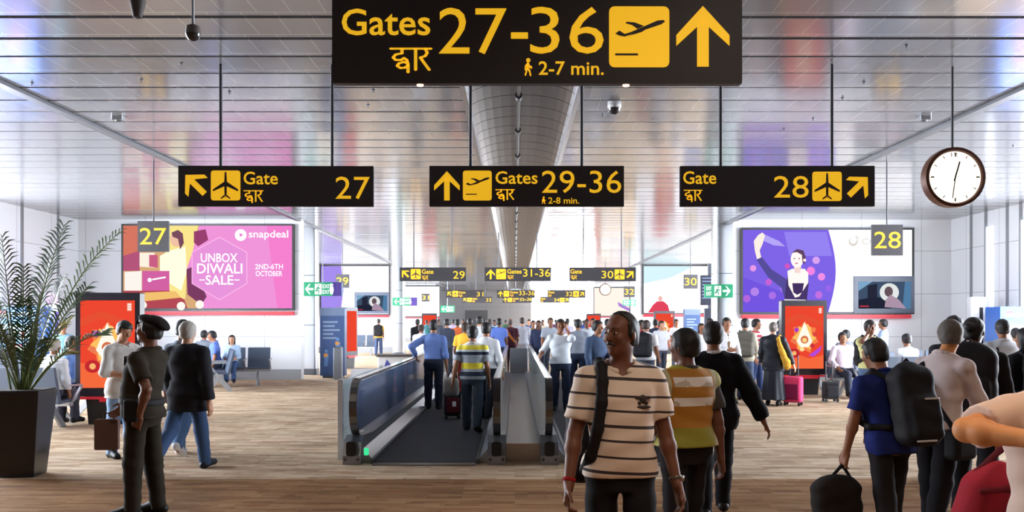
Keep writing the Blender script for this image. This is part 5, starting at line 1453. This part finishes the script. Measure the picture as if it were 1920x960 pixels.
# uniformed guard
KH = (46, 39, 29)
D1 = person('guard in dark khaki uniform and beret standing in profile', PX(268, 7.42), 7.42, 1.62, -98, .008, 'dark', 'black', 'short', KH, 'short', .50, (42, 36, 27), la=dict(swing=-30, out=16, bend=62, dir=(-.6, -1, 0)), ra=dict(swing=24, out=6, bend=30), ll=(4, 4, 0), rl=(-4, 3, 0), yaw=4, pitch=-6, wide=1.1, belly=.035, lean=-5, topname='uniform_shirt', eyes=True)
hp, k = D1['hp'], D1['k']
BER = cloth((30, 24, 26))
solid('beret', [(ell(hp((0, .022, .088)), (.100 * k, .122 * k, .042 * k), rotx(-.30)), 0), (ell(hp((.0, .105, .070)), (.080 * k, .085 * k, .036 * k), rotx(-.75)), .02), (cap(hp((0, -.085, .062)), hp((0, -.108, .062)), .02 * k), .02)], .008, BER, D1['root'])
tp = D1['tp']; H = D1['H']
solid('belt', [prof(D1['O'], D1['T'], [(.035 * H, .128 * H, .098 * H, -.006 * H), (.066 * H, .124 * H, .098 * H, -.010 * H)])], .009, BAGK, D1['root'])
solid('holster', [rb3(tp((.205, .02, .02)), (.03, .06, .09), .02)], .009, BAGK, D1['root'])
solid('shoulder_board', [rb3(tp((.15, .005, .335 * 1.43)), (.055, .03, .008), .006)], .006, cloth((40, 36, 32)), D1['root'])
solid('microphone', [rb3(tp((.10, -.12, .40)), (.025, .018, .04), .012), (cap(tp((.10, -.12, .37)), tp((.13, -.06, .12)), .006), 0)], .007, BLACK, D1['root'])
w = world_pt(D1, D1['hand-1'])
t = thing('document_folder', 'brown document folder held low beside the guard', 'folder', (w[0] - .10, w[1] + .05, w[2] - .20))
MB().rbox(-.10, .10, -.02, .02, -.13, .13, r=.015).build('cover', cloth((106, 82, 74)), t); MB().tube([(-.04, 0, .13), (-.03, 0, .18), (.05, 0, .18), (.06, 0, .13)], .007).build('handle', cloth((70, 54, 50)), t)

# right-hand foreground group
E1 = person('stooping traveller in royal blue T-shirt with black rucksack', PX(1668, 6.2), 6.2, 1.47, 198, .0085, 'mid', 'black', 'short', (30, 44, 112), 'short', .46, (34, 31, 34), la=dict(swing=6, out=10, bend=4, curl=.9), ra=dict(swing=14, out=8, bend=40), ll=(-10, 4, 6), rl=(12, 6, 0), lean=13, pitch=14, yaw=12, wide=1.10, topname='t_shirt')
backpack(E1, 'black rucksack with pale reflective strips on the back in the blue T-shirt', BAGK, .33, .105, .075, dx=-.05, dz=-.02, trim=mat('pale_strip', (190, 190, 196), .4))
w = world_pt(E1, E1['hand1'])
t = thing('travel_bag', 'soft dark travel bag hanging from the left hand of the blue T-shirt traveller', 'bag', (w[0] - .07, w[1], w[2] - .30))
solid('bag_body', [(rb3((0, 0, 0), (.17, .10, .20), .09), 0), (ell((0, 0, .12), (.12, .09, .10)), .04)], .012, cloth((38, 34, 33)), t, disp=wrinkle(.006, 1))
solid('handle', [(cap((-.05, 0, .18), (.04, 0, .285), .012), .01), (cap((.04, 0, .285), (.12, 0, .16), .012), .01)], .008, BAGK, t)
F1 = person('grey-haired man in pale pink shirt with black sling strap, bent towards his companion', PX(1756, 6.6), 6.6, 1.60, 118, .0085, 'warm', 'salt', 'short', (214, 198, 196), 'roll', .50, (30, 29, 34), ra=dict(swing=20, out=10, bend=8, curl=.5), la=dict(swing=10, out=10, bend=30), ll=(8, 4, 0), rl=(-10, 8, 8), lean=12, pitch=10, yaw=40, wide=1.05)
tp = F1['tp']; t = thing('sling_bag', 'black sling strap and pouch of the grey-haired man in pale pink', 'bag', tuple(F1['root'].location), F1['root'].rotation_euler[2])
solid('strap', [(cap(tp(a), tp(c), .024, sq=(V(0, 1, 0), 1.4)), .012) for a, c in (((.09, .02, .475), (.10, .115, .40)), ((.10, .115, .40), (.03, .145, .28)), ((.03, .145, .28), (-.10, .135, .10)), ((-.10, .135, .10), (-.19, .06, -.04)))], .010, BAGK, t)
solid('pouch', [rb3(tp((-.24, .04, -.13)), (.06, .12, .11), .04)], .012, BAGK, t)
G1 = person('person in black jacket with dark wrapped hair facing right beside the grey-haired man', PX(1826, 7.35), 7.35, 1.60, 150, .0085, 'dark', 'black', 'bun', (28, 26, 29), 'long', .46, (24, 24, 28), la=dict(swing=14, out=10, bend=40), ra=dict(swing=8, out=10, bend=30), ll=(8, 4, 0), rl=(-8, 6, 6), pitch=8, yaw=-14, wide=1.14)
backpack(G1, 'big black backpack of the person in the black jacket', BAGK, .34, .14, .08, dx=.03)
person('man with dark hair standing behind the dark wrapped-hair person', PX(1789, 9.0), 9.0, 1.62, 150, .012, 'mid', 'black', 'short', (46, 46, 54), 'long', .47, (34, 36, 46), ll=(6, 4, 0), rl=(-8, 6, 6))
# the arm and side of a person at the right edge
xh = PX(1990, 3.0); 
kx = lambda px, y: PX(px, y) - xh
H1 = person('person in beige top at the right edge with bent bare forearm', xh, 3.0, 1.62, 0, .008, 'warm', 'black', 'short', (214, 190, 176), 'short', .42, (190, 172, 164), la=dict(out=8, bend=20), ra=dict(elbow=(kx(1812, 2.9), -.10, PZ(806, 2.9)), wrist=(kx(1925, 2.75), -.27, PZ(822, 2.75)), curl=.4, palm=(0, .5, -1)), ll=(3, 2, 0), rl=(-3, 2, 0), topname='tunic', eyes=True)
t = thing('shoulder_bag', 'crimson soft shoulder bag at the lower right corner', 'bag', (PX(1850, 3.25), 3.25, PZ(960, 3.25)))
solid('bag_body', [(rb3((0, 0, -.06), (.135, .08, .20), .07, np.array([[.96, 0, .28], [0, 1, 0], [-.28, 0, .96]])), 0), (ell((.05, 0, .06), (.09, .07, .12)), .05)], .009, cloth((150, 34, 48)), t, disp=lambda X, Y, Z: .010 * np.sin(38 * X - 16 * Z) * np.sin(9 * Z + 1))
solid('flap_edge', [(cap((-.06, -.085, .09), (.03, -.09, .10), .012), .01), (cap((.03, -.09, .10), (.11, -.07, .14), .012), .01), (cap((.04, -.09, -.02), (.03, -.095, -.2), .010), .01)], .008, cloth((104, 24, 34)), t)
solid('strap', [(cap((.10, 0, .13), (.17, -.02, .32), .014), .01), (cap((-.06, 0, .12), (.06, .02, .22), .012), .01), (cap((.06, .02, .22), (.17, -.02, .32), .012), .01)], .008, cloth((84, 26, 34)), t)

# ---------------------------------------------------------------- left and middle
E2 = person('person in rolled-sleeve white shirt and pale jeans looking down before the red totem', PX(228, 10.6), 10.6, 1.575, 52, .01, 'fair', 'black', 'short', (216, 212, 208), 'roll', .44, (138, 168, 206), la=dict(swing=10, out=14, bend=82, dir=(-.5, -1, .2)), ra=dict(swing=10, out=16, bend=88, dir=(.9, -.6, .1)), ll=(2, 3, 0), rl=(-2, 2, 0), pitch=24, lean=3)
person('grey-haired man in long black jacket and jeans walking away', PX(352, 9.65), 9.65, 1.585, 172, .01, 'fair', 'grey', 'short', (52, 54, 60), 'long', .47, (62, 86, 124), (34, 36, 44), la=dict(swing=6, out=8, bend=16), ra=dict(swing=-10, out=12, bend=10), ll=(-24, 26, 34), rl=(16, 4, -6), jacket=dict(name='jacket', c=(34, 34, 40), hem=.40), wide=1.08)
person('man in pale grey shirt, jeans and white shoes half hidden behind the grey-haired man', PX(343, 10.7), 10.7, 1.60, 178, .012, 'mid', 'black', 'short', (150, 162, 180), 'long', .45, (96, 128, 172), (232, 232, 236), ll=(14, 4, 0), rl=(-20, 24, 30), ra=dict(swing=8, out=8, bend=14))
person('man in blue shirt riding the left walkway with his arm on the handrail', PX(813, 16.2), 16.2, 1.585, 176, .012, 'mid', 'black', 'short', (98, 122, 178), 'long', .57, (34, 38, 52), la=dict(wrist=(.33, -.02, .96), hint=(.6, .4, -.3)), ra=dict(swing=-4, out=9, bend=12), ll=(2, 2, 0), rl=(-3, 4, 0), tuck=True, wide=1.06)
YST = []
zz = 1.16
for a, c in ((.60, (150, 156, 164)), (.80, (44, 50, 66)), (.86, (160, 166, 174)), (.90, (226, 206, 60)), (.985, (158, 164, 172)), (1.05, (150, 156, 164)), (1.10, (40, 46, 62)), (1.145, (196, 200, 206)), (1.175, (222, 204, 64)), (1.235, (206, 204, 196))): YST.append((a, c))
K2 = person('man in yellow, grey and navy striped polo walking on the left walkway', PX(886, 13.0), 13.0, 1.505, 174, .010, 'mid', 'black', 'short', banded('rugby_stripe_cloth', YST, lo=.5, hi=1.5), 'short', .50, (62, 70, 82), la=dict(swing=-14, out=14, bend=14), ra=dict(swing=0, out=10, bend=16), ll=(10, 3, 0), rl=(-14, 12, 12), wide=1.10)
sc = suitcase(848, 14.6, 'dark wheeled suitcase with red panel and white tag behind the striped polo man', cloth((44, 40, 46)), .26, .42, .22, math.radians(8), pocket=cloth((92, 34, 42)))
MB().box(-.01, .05, -.15, -.145, .22, .30).build('luggage_tag', WHITE, sc)
wl = world_pt(K2, K2['hand1']); 
t = thing('shoulder_bag', 'small grey bag held beside the striped polo man', 'bag', (wl[0] - .06, wl[1] + .25, .62)); solid('bag_body', [(rb3((0, 0, 0), (.12, .08, .14), .06), 0)], .012, cloth((150, 146, 140)), t, disp=wrinkle(.004, 2)); solid('strap', [(cap((-.06, 0, .12), (.05, 0, .34), .012), .01), (cap((.05, 0, .34), (.09, 0, .12), .012), .01)], .01, BAGK, t)
person('person in white shirt and black trousers just ahead of the striped polo man', PX(912, 14.6), 14.6, 1.555, 165, .012, 'mid', 'black', 'short', (226, 228, 232), 'long', .53, (36, 38, 48), la=dict(swing=10, out=10, bend=40), ra=dict(swing=4, out=12, bend=20), ll=(12, 4, 0), rl=(-14, 10, 10))
L1 = person('man in white shirt on the right walkway holding a phone to his ear', PX(1051, 16.0), 16.0, 1.60, 4, .010, 'mid', 'black', 'short', (228, 234, 240), 'roll', .52, (52, 60, 80), la=dict(wrist=(.105, -.09, 1.42), hint=(.45, -.5, -1), hdir=(-.25, -.1, 1), palm=(-1, .3, 0)), ra=dict(wrist=(-.37, -.12, .965), hint=(-.3, .7, -.6)), ll=(2, 2, 0), rl=(-2, 3, 0), eyes=True, wide=1.1)
w = world_pt(L1, L1['palm1']); t = thing('mobile_phone', 'dark mobile phone held to the ear of the man in white on the walkway', 'phone', (w[0] - .01, w[1], w[2] + .03)); MB().rbox(-.006, .006, -.034, .034, -.068, .068, r=.004, axis=0).build('case', BLACK, t); MB().box(-.0075, -.006, -.03, .03, -.058, .058).build('screen', mat('phone_screen', (50, 56, 70), .2), t)
person('man in grey shirt and dark trousers walking away behind the phone man', PX(1084, 19.5), 19.5, 1.60, 180, .014, 'mid', 'black', 'short', (128, 134, 146), 'long', .55, (44, 52, 74), ll=(6, 3, 0), rl=(-8, 6, 6), tuck=True)
person('man in slate blue shirt left of the moustached man, looking aside', PX(1121, 15.5), 15.5, 1.575, 25, .012, 'mid', 'black', 'short', (72, 88, 116), 'long', .50, (40, 44, 58), la=dict(swing=14, out=8, bend=60), ra=dict(swing=6, out=10, bend=20), ll=(4, 3, 0), rl=(-4, 3, 0), yaw=20)

# ---------------------------------------------------------------- right, middle distance
T1 = person('man in white shirt and tan tie facing the camera beside the steel column', PX(1362, 17.5), 17.5, 1.625, 8, .012, 'mid', 'black', 'short', (232, 232, 236), 'long', .55, (58, 60, 72), la=dict(swing=4, out=11, bend=14), ra=dict(swing=14, out=8, bend=85, dir=(.8, -1, .2)), ll=(4, 2, 0), rl=(-4, 3, 0), eyes=True)
tp = T1['tp']
solid('tie', [(cap(tp((0, -.085, .46)), tp((0, -.128, .30)), .020, .028, sq=(V(0, 1, 0), 2)), .01), (cap(tp((0, -.128, .30)), tp((0, -.125, .16)), .028, .022, sq=(V(0, 1, 0), 2)), .01)], .010, cloth((128, 104, 84)), T1['root'])
w = world_pt(T1, T1['hand1']); t = thing('travel_bag', 'grey-green soft bag hanging from the hand of the man in the tan tie', 'bag', (w[0] + .02, w[1], w[2] - .22)); solid('bag_body', [(rb3((0, 0, 0), (.16, .10, .15), .07), 0)], .014, cloth((120, 126, 122)), t, disp=wrinkle(.005, 1)); solid('handle', [(cap((-.06, 0, .13), (0, 0, .21), .012), .01), (cap((0, 0, .21), (.06, 0, .13), .012), .01)], .01, BAGK, t)
N1 = person('man in olive beige top with daypack seen from behind, right of the tan tie man', PX(1397, 18.2), 18.2, 1.61, 165, .013, 'mid', 'black', 'short', (158, 152, 134), 'long', .48, (60, 70, 90), ll=(6, 3, 0), rl=(-6, 4, 4), ra=dict(swing=10, out=10, bend=40))
backpack(N1, 'dark grey daypack on the man in olive beige', cloth((92, 88, 80)), .28, .12, .06, res=.014)
RST = []
for i in range(14): RST += [(1.0 + i * .045, (206, 60, 78) if i % 2 else (236, 226, 226))]
person('person in red and white striped top and jeans beside the black-robed woman', PX(1418, 20.0), 20.0, 1.60, 60, .014, 'fair', 'black', 'short', banded('red_stripe_cloth', RST, base=(236, 226, 226), lo=.6, hi=1.7), 'short', .53, (64, 82, 128), (70, 60, 60), ll=(6, 3, 0), rl=(-6, 4, 4))
R1 = person('woman in long black robe with ochre shawl pulling the pink suitcase', PX(1450, 17.0), 17.0, 1.54, 155, .011, 'fair', 'salt', 'bun', (34, 36, 44), 'long', .42, (34, 36, 44), skirt=dict(c=(34, 36, 44), z=.07, r=.15, name='robe_skirt'), la=dict(swing=12, out=12, bend=30), ra=dict(swing=2, out=22, bend=10), ll=(6, 3, 0), rl=(-6, 4, 4), wide=1.15, topname='robe')
tp = R1['tp']
solid('shawl', [(cap(tp((-.10, .10, .42)), tp((-.17, .13, .20)), .035, .05), .03), (cap(tp((-.17, .13, .20)), tp((-.24, .10, .02)), .05, .07), .03), (ell(tp((-.26, .08, -.06)), (.07, .06, .10)), .03), (cap(tp((-.10, .10, .42)), tp((-.11, -.03, .47)), .035), .02)], .012, cloth((190, 142, 48)), R1['root'], disp=wrinkle(.006, 2))
suitcase(1487, 17.0, 'pink wheeled suitcase beside the black-robed woman', cloth((214, 62, 104)), .34, .48, .26, math.radians(-30), pocket=cloth((120, 24, 62)))
person('person in navy top mostly hidden behind the black-robed woman and totem', PX(1463, 21.0), 21.0, 1.58, 180, .016, 'mid', 'black', 'short', (48, 58, 88), 'long', .48, (44, 48, 60), ll=(4, 3, 0), rl=(-4, 3, 0))
person('seated man in pale pink shirt with raised knees right of the red totem', PX(1636, 18.9) - .6, 18.86, 1.62, 4, .012, 'mid', 'black', 'short', (216, 200, 212), 'long', .53, (52, 56, 70), la=dict(swing=20, out=24, bend=50, dir=(-.6, -1, 0)), ra=dict(swing=20, out=24, bend=50, dir=(.6, -1, 0)), ll=(78, 86, 0), rl=(80, 70, 0), seat=.46, lean=-8, wide=1.1)
person('person seated behind the man in pale pink, only the head clear', PX(1586, 20.8), 20.8, 1.66, 176, .016, 'mid', 'black', 'short', (120, 120, 130), 'long', .53, (60, 62, 70), ll=(80, 82, 0), rl=(80, 82, 0), seat=.46)
suitcase(1557, 17.7, 'small dark wheeled bag with tall pale handle beside the seated man in pink', cloth((58, 60, 66)), .30, .34, .20, .1)
Y1_ = person('man in pale yellow T-shirt talking on a phone', PX(1631, 14.3), 14.3, 1.58, 8, .010, 'dark', 'black', 'short', (216, 214, 150), 'short', .53, (92, 116, 152), la=dict(swing=8, out=10, bend=20), ra=dict(wrist=(-.095, -.10, 1.37), hint=(-1, -.5, -.8), hdir=(.25, -.05, 1), palm=(1, .2, 0)), ll=(3, 2, 0), rl=(-3, 2, 0), eyes=True, pitch=4)
w = world_pt(Y1_, Y1_['palm-1']); t = thing('mobile_phone', 'dark phone at the ear of the man in pale yellow', 'phone', (w[0] + .01, w[1], w[2] + .03)); MB().rbox(-.006, .006, -.034, .034, -.068, .068, r=.004, axis=0).build('case', BLACK, t); MB().box(.006, .0075, -.03, .03, -.058, .058).build('screen', mat('phone_screen', (50, 56, 70), .2), t)
backpack(Y1_, 'dark backpack worn by the man in pale yellow', BAGK, .26, .085, .06)
person('man in light blue shirt standing by the right white wall', PX(1656, 22.0), 22.0, 1.60, -120, .014, 'mid', 'black', 'short', (164, 184, 218), 'long', .53, (58, 62, 84), la=dict(swing=14, out=8, bend=60), ll=(4, 3, 0), rl=(-4, 3, 0))
person('person seated reading a white sheet behind the grey-haired man', PX(1700, 17.2), 17.2, 1.60, 186, .015, 'mid', 'black', 'short', (220, 222, 228), 'long', .53, (60, 62, 74), ll=(80, 82, 0), rl=(80, 82, 0), seat=.46, la=dict(swing=20, out=12, bend=70), ra=dict(swing=20, out=12, bend=70))
Z1 = person('man in loose grey kurta walking away near the right edge', PX(1880, 11.4), 11.4, 1.595, 176, .010, 'mid', 'black', 'short', (176, 176, 180), 'long', .36, (92, 116, 156), ll=(-12, 8, 10), rl=(14, 4, 0), wide=1.12, la=dict(swing=8, out=10, bend=12), ra=dict(swing=-8, out=10, bend=12))
tp = Z1['tp']; t = thing('sling_bag', 'narrow dark sling strap and pouch across the grey kurta', 'bag', tuple(Z1['root'].location), Z1['root'].rotation_euler[2])
solid('strap', [(cap(tp(a), tp(c), .017), .012) for a, c in (((.10, .03, .475), (.11, .10, .40)), ((.11, .10, .40), (.07, .130, .24)), ((.07, .130, .24), (-.06, .140, .02)), ((-.06, .14, .02), (-.16, .08, -.10)))], .010, BAGK, t); solid('pouch', [rb3(tp((-.23, .02, -.16)), (.05, .10, .09), .03)], .012, BAGK, t)
W1 = person('person in black jacket with dark bag cut off by the right edge', PX(1922, 9.2), 9.2, 1.50, 196, .012, 'mid', 'black', 'long', (30, 30, 34), 'long', .44, (34, 34, 40), ll=(6, 3, 0), rl=(-8, 6, 6), wide=1.12)
backpack(W1, 'black bag on the person cut off by the right edge', BAGK, .30, .14, .08)
person('child with dark hair beyond the kurta man at the right edge', PX(1905, 15.5), 15.5, 1.44, 175, .014, 'fair', 'black', 'short', (214, 200, 190), 'short', .5, (70, 80, 110), hs=1.08, ll=(4, 3, 0), rl=(-4, 3, 0))

# ---------------------------------------------------------------- seated people on the left
person('seated child in pale blue on the slate seats by the left white wall', PX(436, 22.1), 22.05, 1.40, 10, .012, 'fair', 'black', 'long', (176, 200, 226), 'long', .53, (70, 94, 140), ll=(82, 84, 0), rl=(80, 80, 0), seat=.46, la=dict(swing=24, out=8, bend=60), ra=dict(swing=24, out=8, bend=60), hs=1.05)
person('seated person in blue shirt just left of the seated child', PX(408, 20.9) - .205, 21.46, 1.62, -70, .014, 'mid', 'black', 'short', (100, 124, 200), 'short', .53, (60, 64, 80), ll=(82, 84, 0), rl=(80, 80, 0), seat=.46, lean=8, pitch=12)
person('seated person with dark hair and grey top behind the grey-haired man', PX(330, 22.6) + .6, 22.9, 1.60, 180, .014, 'mid', 'black', 'short', (128, 134, 146), 'long', .53, (60, 64, 80), ll=(82, 84, 0), rl=(80, 80, 0), seat=.46)
person('seated person in white top behind the planter', PX(28, 13.4) + .594, 13.32, 1.58, 172, .012, 'mid', 'grey', 'short', (214, 214, 218), 'long', .53, (60, 62, 74), ll=(80, 84, 0), rl=(82, 80, 0), seat=.46, lean=4)
person('seated person in blue shirt beside the red totem, legs stretched', PX(134, 14.6), 14.7, 1.60, 90, .012, 'mid', 'black', 'short', (110, 138, 196), 'long', .53, (36, 40, 56), ll=(80, 62, 0), rl=(76, 58, 0), seat=.46, lean=-4)
person('seated person in dark clothes behind the palm', PX(20, 16.2), 16.2, 1.60, 178, .014, 'mid', 'black', 'short', (46, 50, 62), 'long', .53, (46, 50, 62), ll=(80, 84, 0), rl=(80, 84, 0), seat=.46)
person('person with a cap and teal top standing beyond the palm leaves', PX(118, 18.6), 18.6, 1.55, 30, .014, 'mid', 'black', 'cap', (120, 160, 176), 'short', .5, (80, 84, 96), ll=(3, 2, 0), rl=(-3, 2, 0))

# ---------------------------------------------------------------- the crowd further down the hall
CR = [  # label, column, depth, height, turn, hair, top, sleeve, trousers, extras
 ('man in yellow top with dark rucksack walking left of the walkways', 710, 40.5, 1.62, 180, 'short', (226, 176, 60), 'short', (62, 74, 104), 'pack'),
 ('person in pale blue shirt with black bag beyond the steel column', 783, 31.0, 1.60, 175, 'short', (170, 196, 228), 'short', (56, 60, 72), 'pack'),
 ('person in white kurta at the left handrail beyond the blue shirt man', 790, 22.8, 1.46, 170, 'short', (226, 228, 234), 'long', (110, 112, 126), None),
 ('man in charcoal coat just right of the blue shirt man', 838, 26.0, 1.60, 178, 'short', (66, 72, 88), 'long', (50, 54, 64), None),
 ('person in orange top far along the left walkway', 858, 28.0, 1.60, 180, 'short', (236, 120, 72), 'short', (200, 206, 214), None),
 ('person in yellow and red scarf top ahead of the striped polo man', 872, 19.5, 1.53, 170, 'short', (236, 180, 62), 'short', (190, 60, 60), None),
 ('man in black shirt ahead of the yellow scarf person', 881, 27.0, 1.62, 182, 'short', (44, 46, 56), 'short', (40, 44, 54), None),
 ('man in white shirt with dark hair far along the left walkway', 899, 23.5, 1.66, 178, 'short', (224, 226, 232), 'long', (44, 50, 64), None),
 ('man in navy shirt beyond the white-shirted walkway person', 918, 32.0, 1.60, 180, 'short', (56, 68, 98), 'long', (44, 50, 64), None),
 ('man in bright blue and white top in the middle of the crowd', 936, 26.5, 1.62, 184, 'short', (104, 132, 214), 'short', (48, 54, 70), None),
 ('woman in maroon dress with orange sash between the handrails', 957, 27.0, 1.62, 176, 'bald', (92, 52, 62), 'short', (72, 44, 54), 'sash'),
 ('man in grey shirt right of the woman in maroon', 979, 28.6, 1.66, 180, 'short', (168, 172, 182), 'long', (150, 152, 160), None),
 ('person in olive green with pale stripe on the right walkway', 1000, 30.0, 1.56, 5, 'short', (120, 128, 92), 'short', (70, 76, 84), None),
 ('woman in navy headscarf on the right walkway', 1010, 26.2, 1.57, 0, 'long', (58, 66, 96), 'long', (44, 50, 70), None),
 ('man in ash grey polo beyond the phone man', 1032, 25.6, 1.64, 10, 'short', (170, 176, 188), 'short', (72, 78, 92), None),
 ('person in dark blue shirt far off right of the maroon dress', 992, 42.0, 1.60, 0, 'short', (70, 88, 124), 'long', (60, 66, 80), None),
 ('person in lilac top far beyond the phone man', 1064, 33.0, 1.64, 178, 'short', (172, 166, 200), 'short', (84, 90, 110), None),
 ('person in pale grey jacket right of the grey-shirted walker', 1100, 26.0, 1.60, 12, 'short', (196, 202, 210), 'long', (90, 96, 110), None),
 ('person in white blouse behind the slate blue shirt man', 1112, 27.5, 1.62, -15, 'long', (228, 230, 236), 'long', (96, 100, 118), None),
 ('person in steel blue shirt touching the moustached head', 1139, 25.0, 1.60, 160, 'short', (120, 136, 164), 'long', (66, 72, 90), None),
 ('person in white with black rucksack behind the moustached man', 1212, 18.5, 1.57, 150, 'short', (230, 230, 234), 'short', (74, 80, 96), 'pack'),
 ('person in red and navy top right of the moustached man', 1203, 23.5, 1.58, 40, 'short', (176, 52, 66), 'short', (60, 66, 90), None),
 ('person in dark jacket below the distant red totem', 1229, 27.0, 1.60, 170, 'short', (50, 56, 76), 'long', (56, 62, 80), None),
 ('person with short black hair before the distant red totem', 1240, 24.5, 1.55, 20, 'short', (206, 208, 214), 'short', (70, 74, 90), None),
 ('person in white top right of the distant red totem', 1268, 30.0, 1.60, 10, 'short', (226, 226, 230), 'short', (84, 88, 104), None),
 ('person in pale shirt half hidden behind the dark suit', 1331, 22.0, 1.61, 4, 'short', (220, 222, 228), 'long', (70, 74, 86), None),
 ('person in white at the wall right of the dark suit', 1315, 21.0, 1.50, 10, 'long', (228, 230, 234), 'long', (130, 134, 146), None)]
for i, (lb, px, y, h, rz, hs_, top, sl_, pn, ex) in enumerate(CR):
    a = ((i * 37) % 17) - 8
    p = person(lb, PX(px, y), y, h, rz, .015 if y < 26 else .018, ('mid', 'dark', 'mid', 'fair')[i % 4], ('black', 'black', 'brown')[i % 3] if hs_ != 'bald' else 'salt', hs_, top, sl_, .50, pn, ll=(a, 4, 0), rl=(-a, 6, 4), la=dict(swing=-a, out=9, bend=14 + (i * 13) % 40), ra=dict(swing=a, out=9, bend=12 + (i * 29) % 50), wide=1.0 + (i % 3) * .06)
    if ex == 'pack': backpack(p, 'dark pack on the back of the ' + lb.split(' walking')[0].split(' beyond')[0].split(' behind')[0], BAGK, .28, .13, .06, res=.016, straps=False)
    if ex == 'sash': solid('sash', [(cap(p['tp'](a_), p['tp'](b_), .035), .02) for a_, b_ in (((.10, .09, .44), (.02, .13, .28)), ((.02, .13, .28), (-.12, .12, .10)))], .014, cloth((216, 132, 56)), p['root'])
FAR = [('teal', (70, 120, 128)), ('charcoal', (62, 66, 78)), ('lavender', (168, 160, 196)), ('cream', (226, 216, 196)), ('brick red', (168, 74, 66)), ('sky blue', (150, 186, 222)), ('dark green', (64, 92, 76)), ('beige', (196, 180, 156)), ('plum', (104, 66, 96)), ('white', (230, 232, 236)), ('cobalt', (62, 84, 160)), ('mustard', (200, 160, 70))]
rq = random.Random(11)
for i, (cn, c) in enumerate(FAR):
    px = (800, 822, 850, 868, 908, 927, 948, 1018, 1042, 1078, 1094, 1160)[i]; y = (50, 44, 46, 52, 48, 43, 55, 47, 52, 44, 49, 40)[i]
    person('far small figure in %s near the end of the hall' % cn, PX(px, y), y, 1.58 + .01 * (i % 5), (180, 0, 175, 10)[i % 4], .022, ('mid', 'dark')[i % 2], 'black', 'short', c, 'long', .5, (60 + 6 * i, 64 + 5 * i, 80 + 3 * i), ll=(5, 3, 0), rl=(-6, 5, 3))
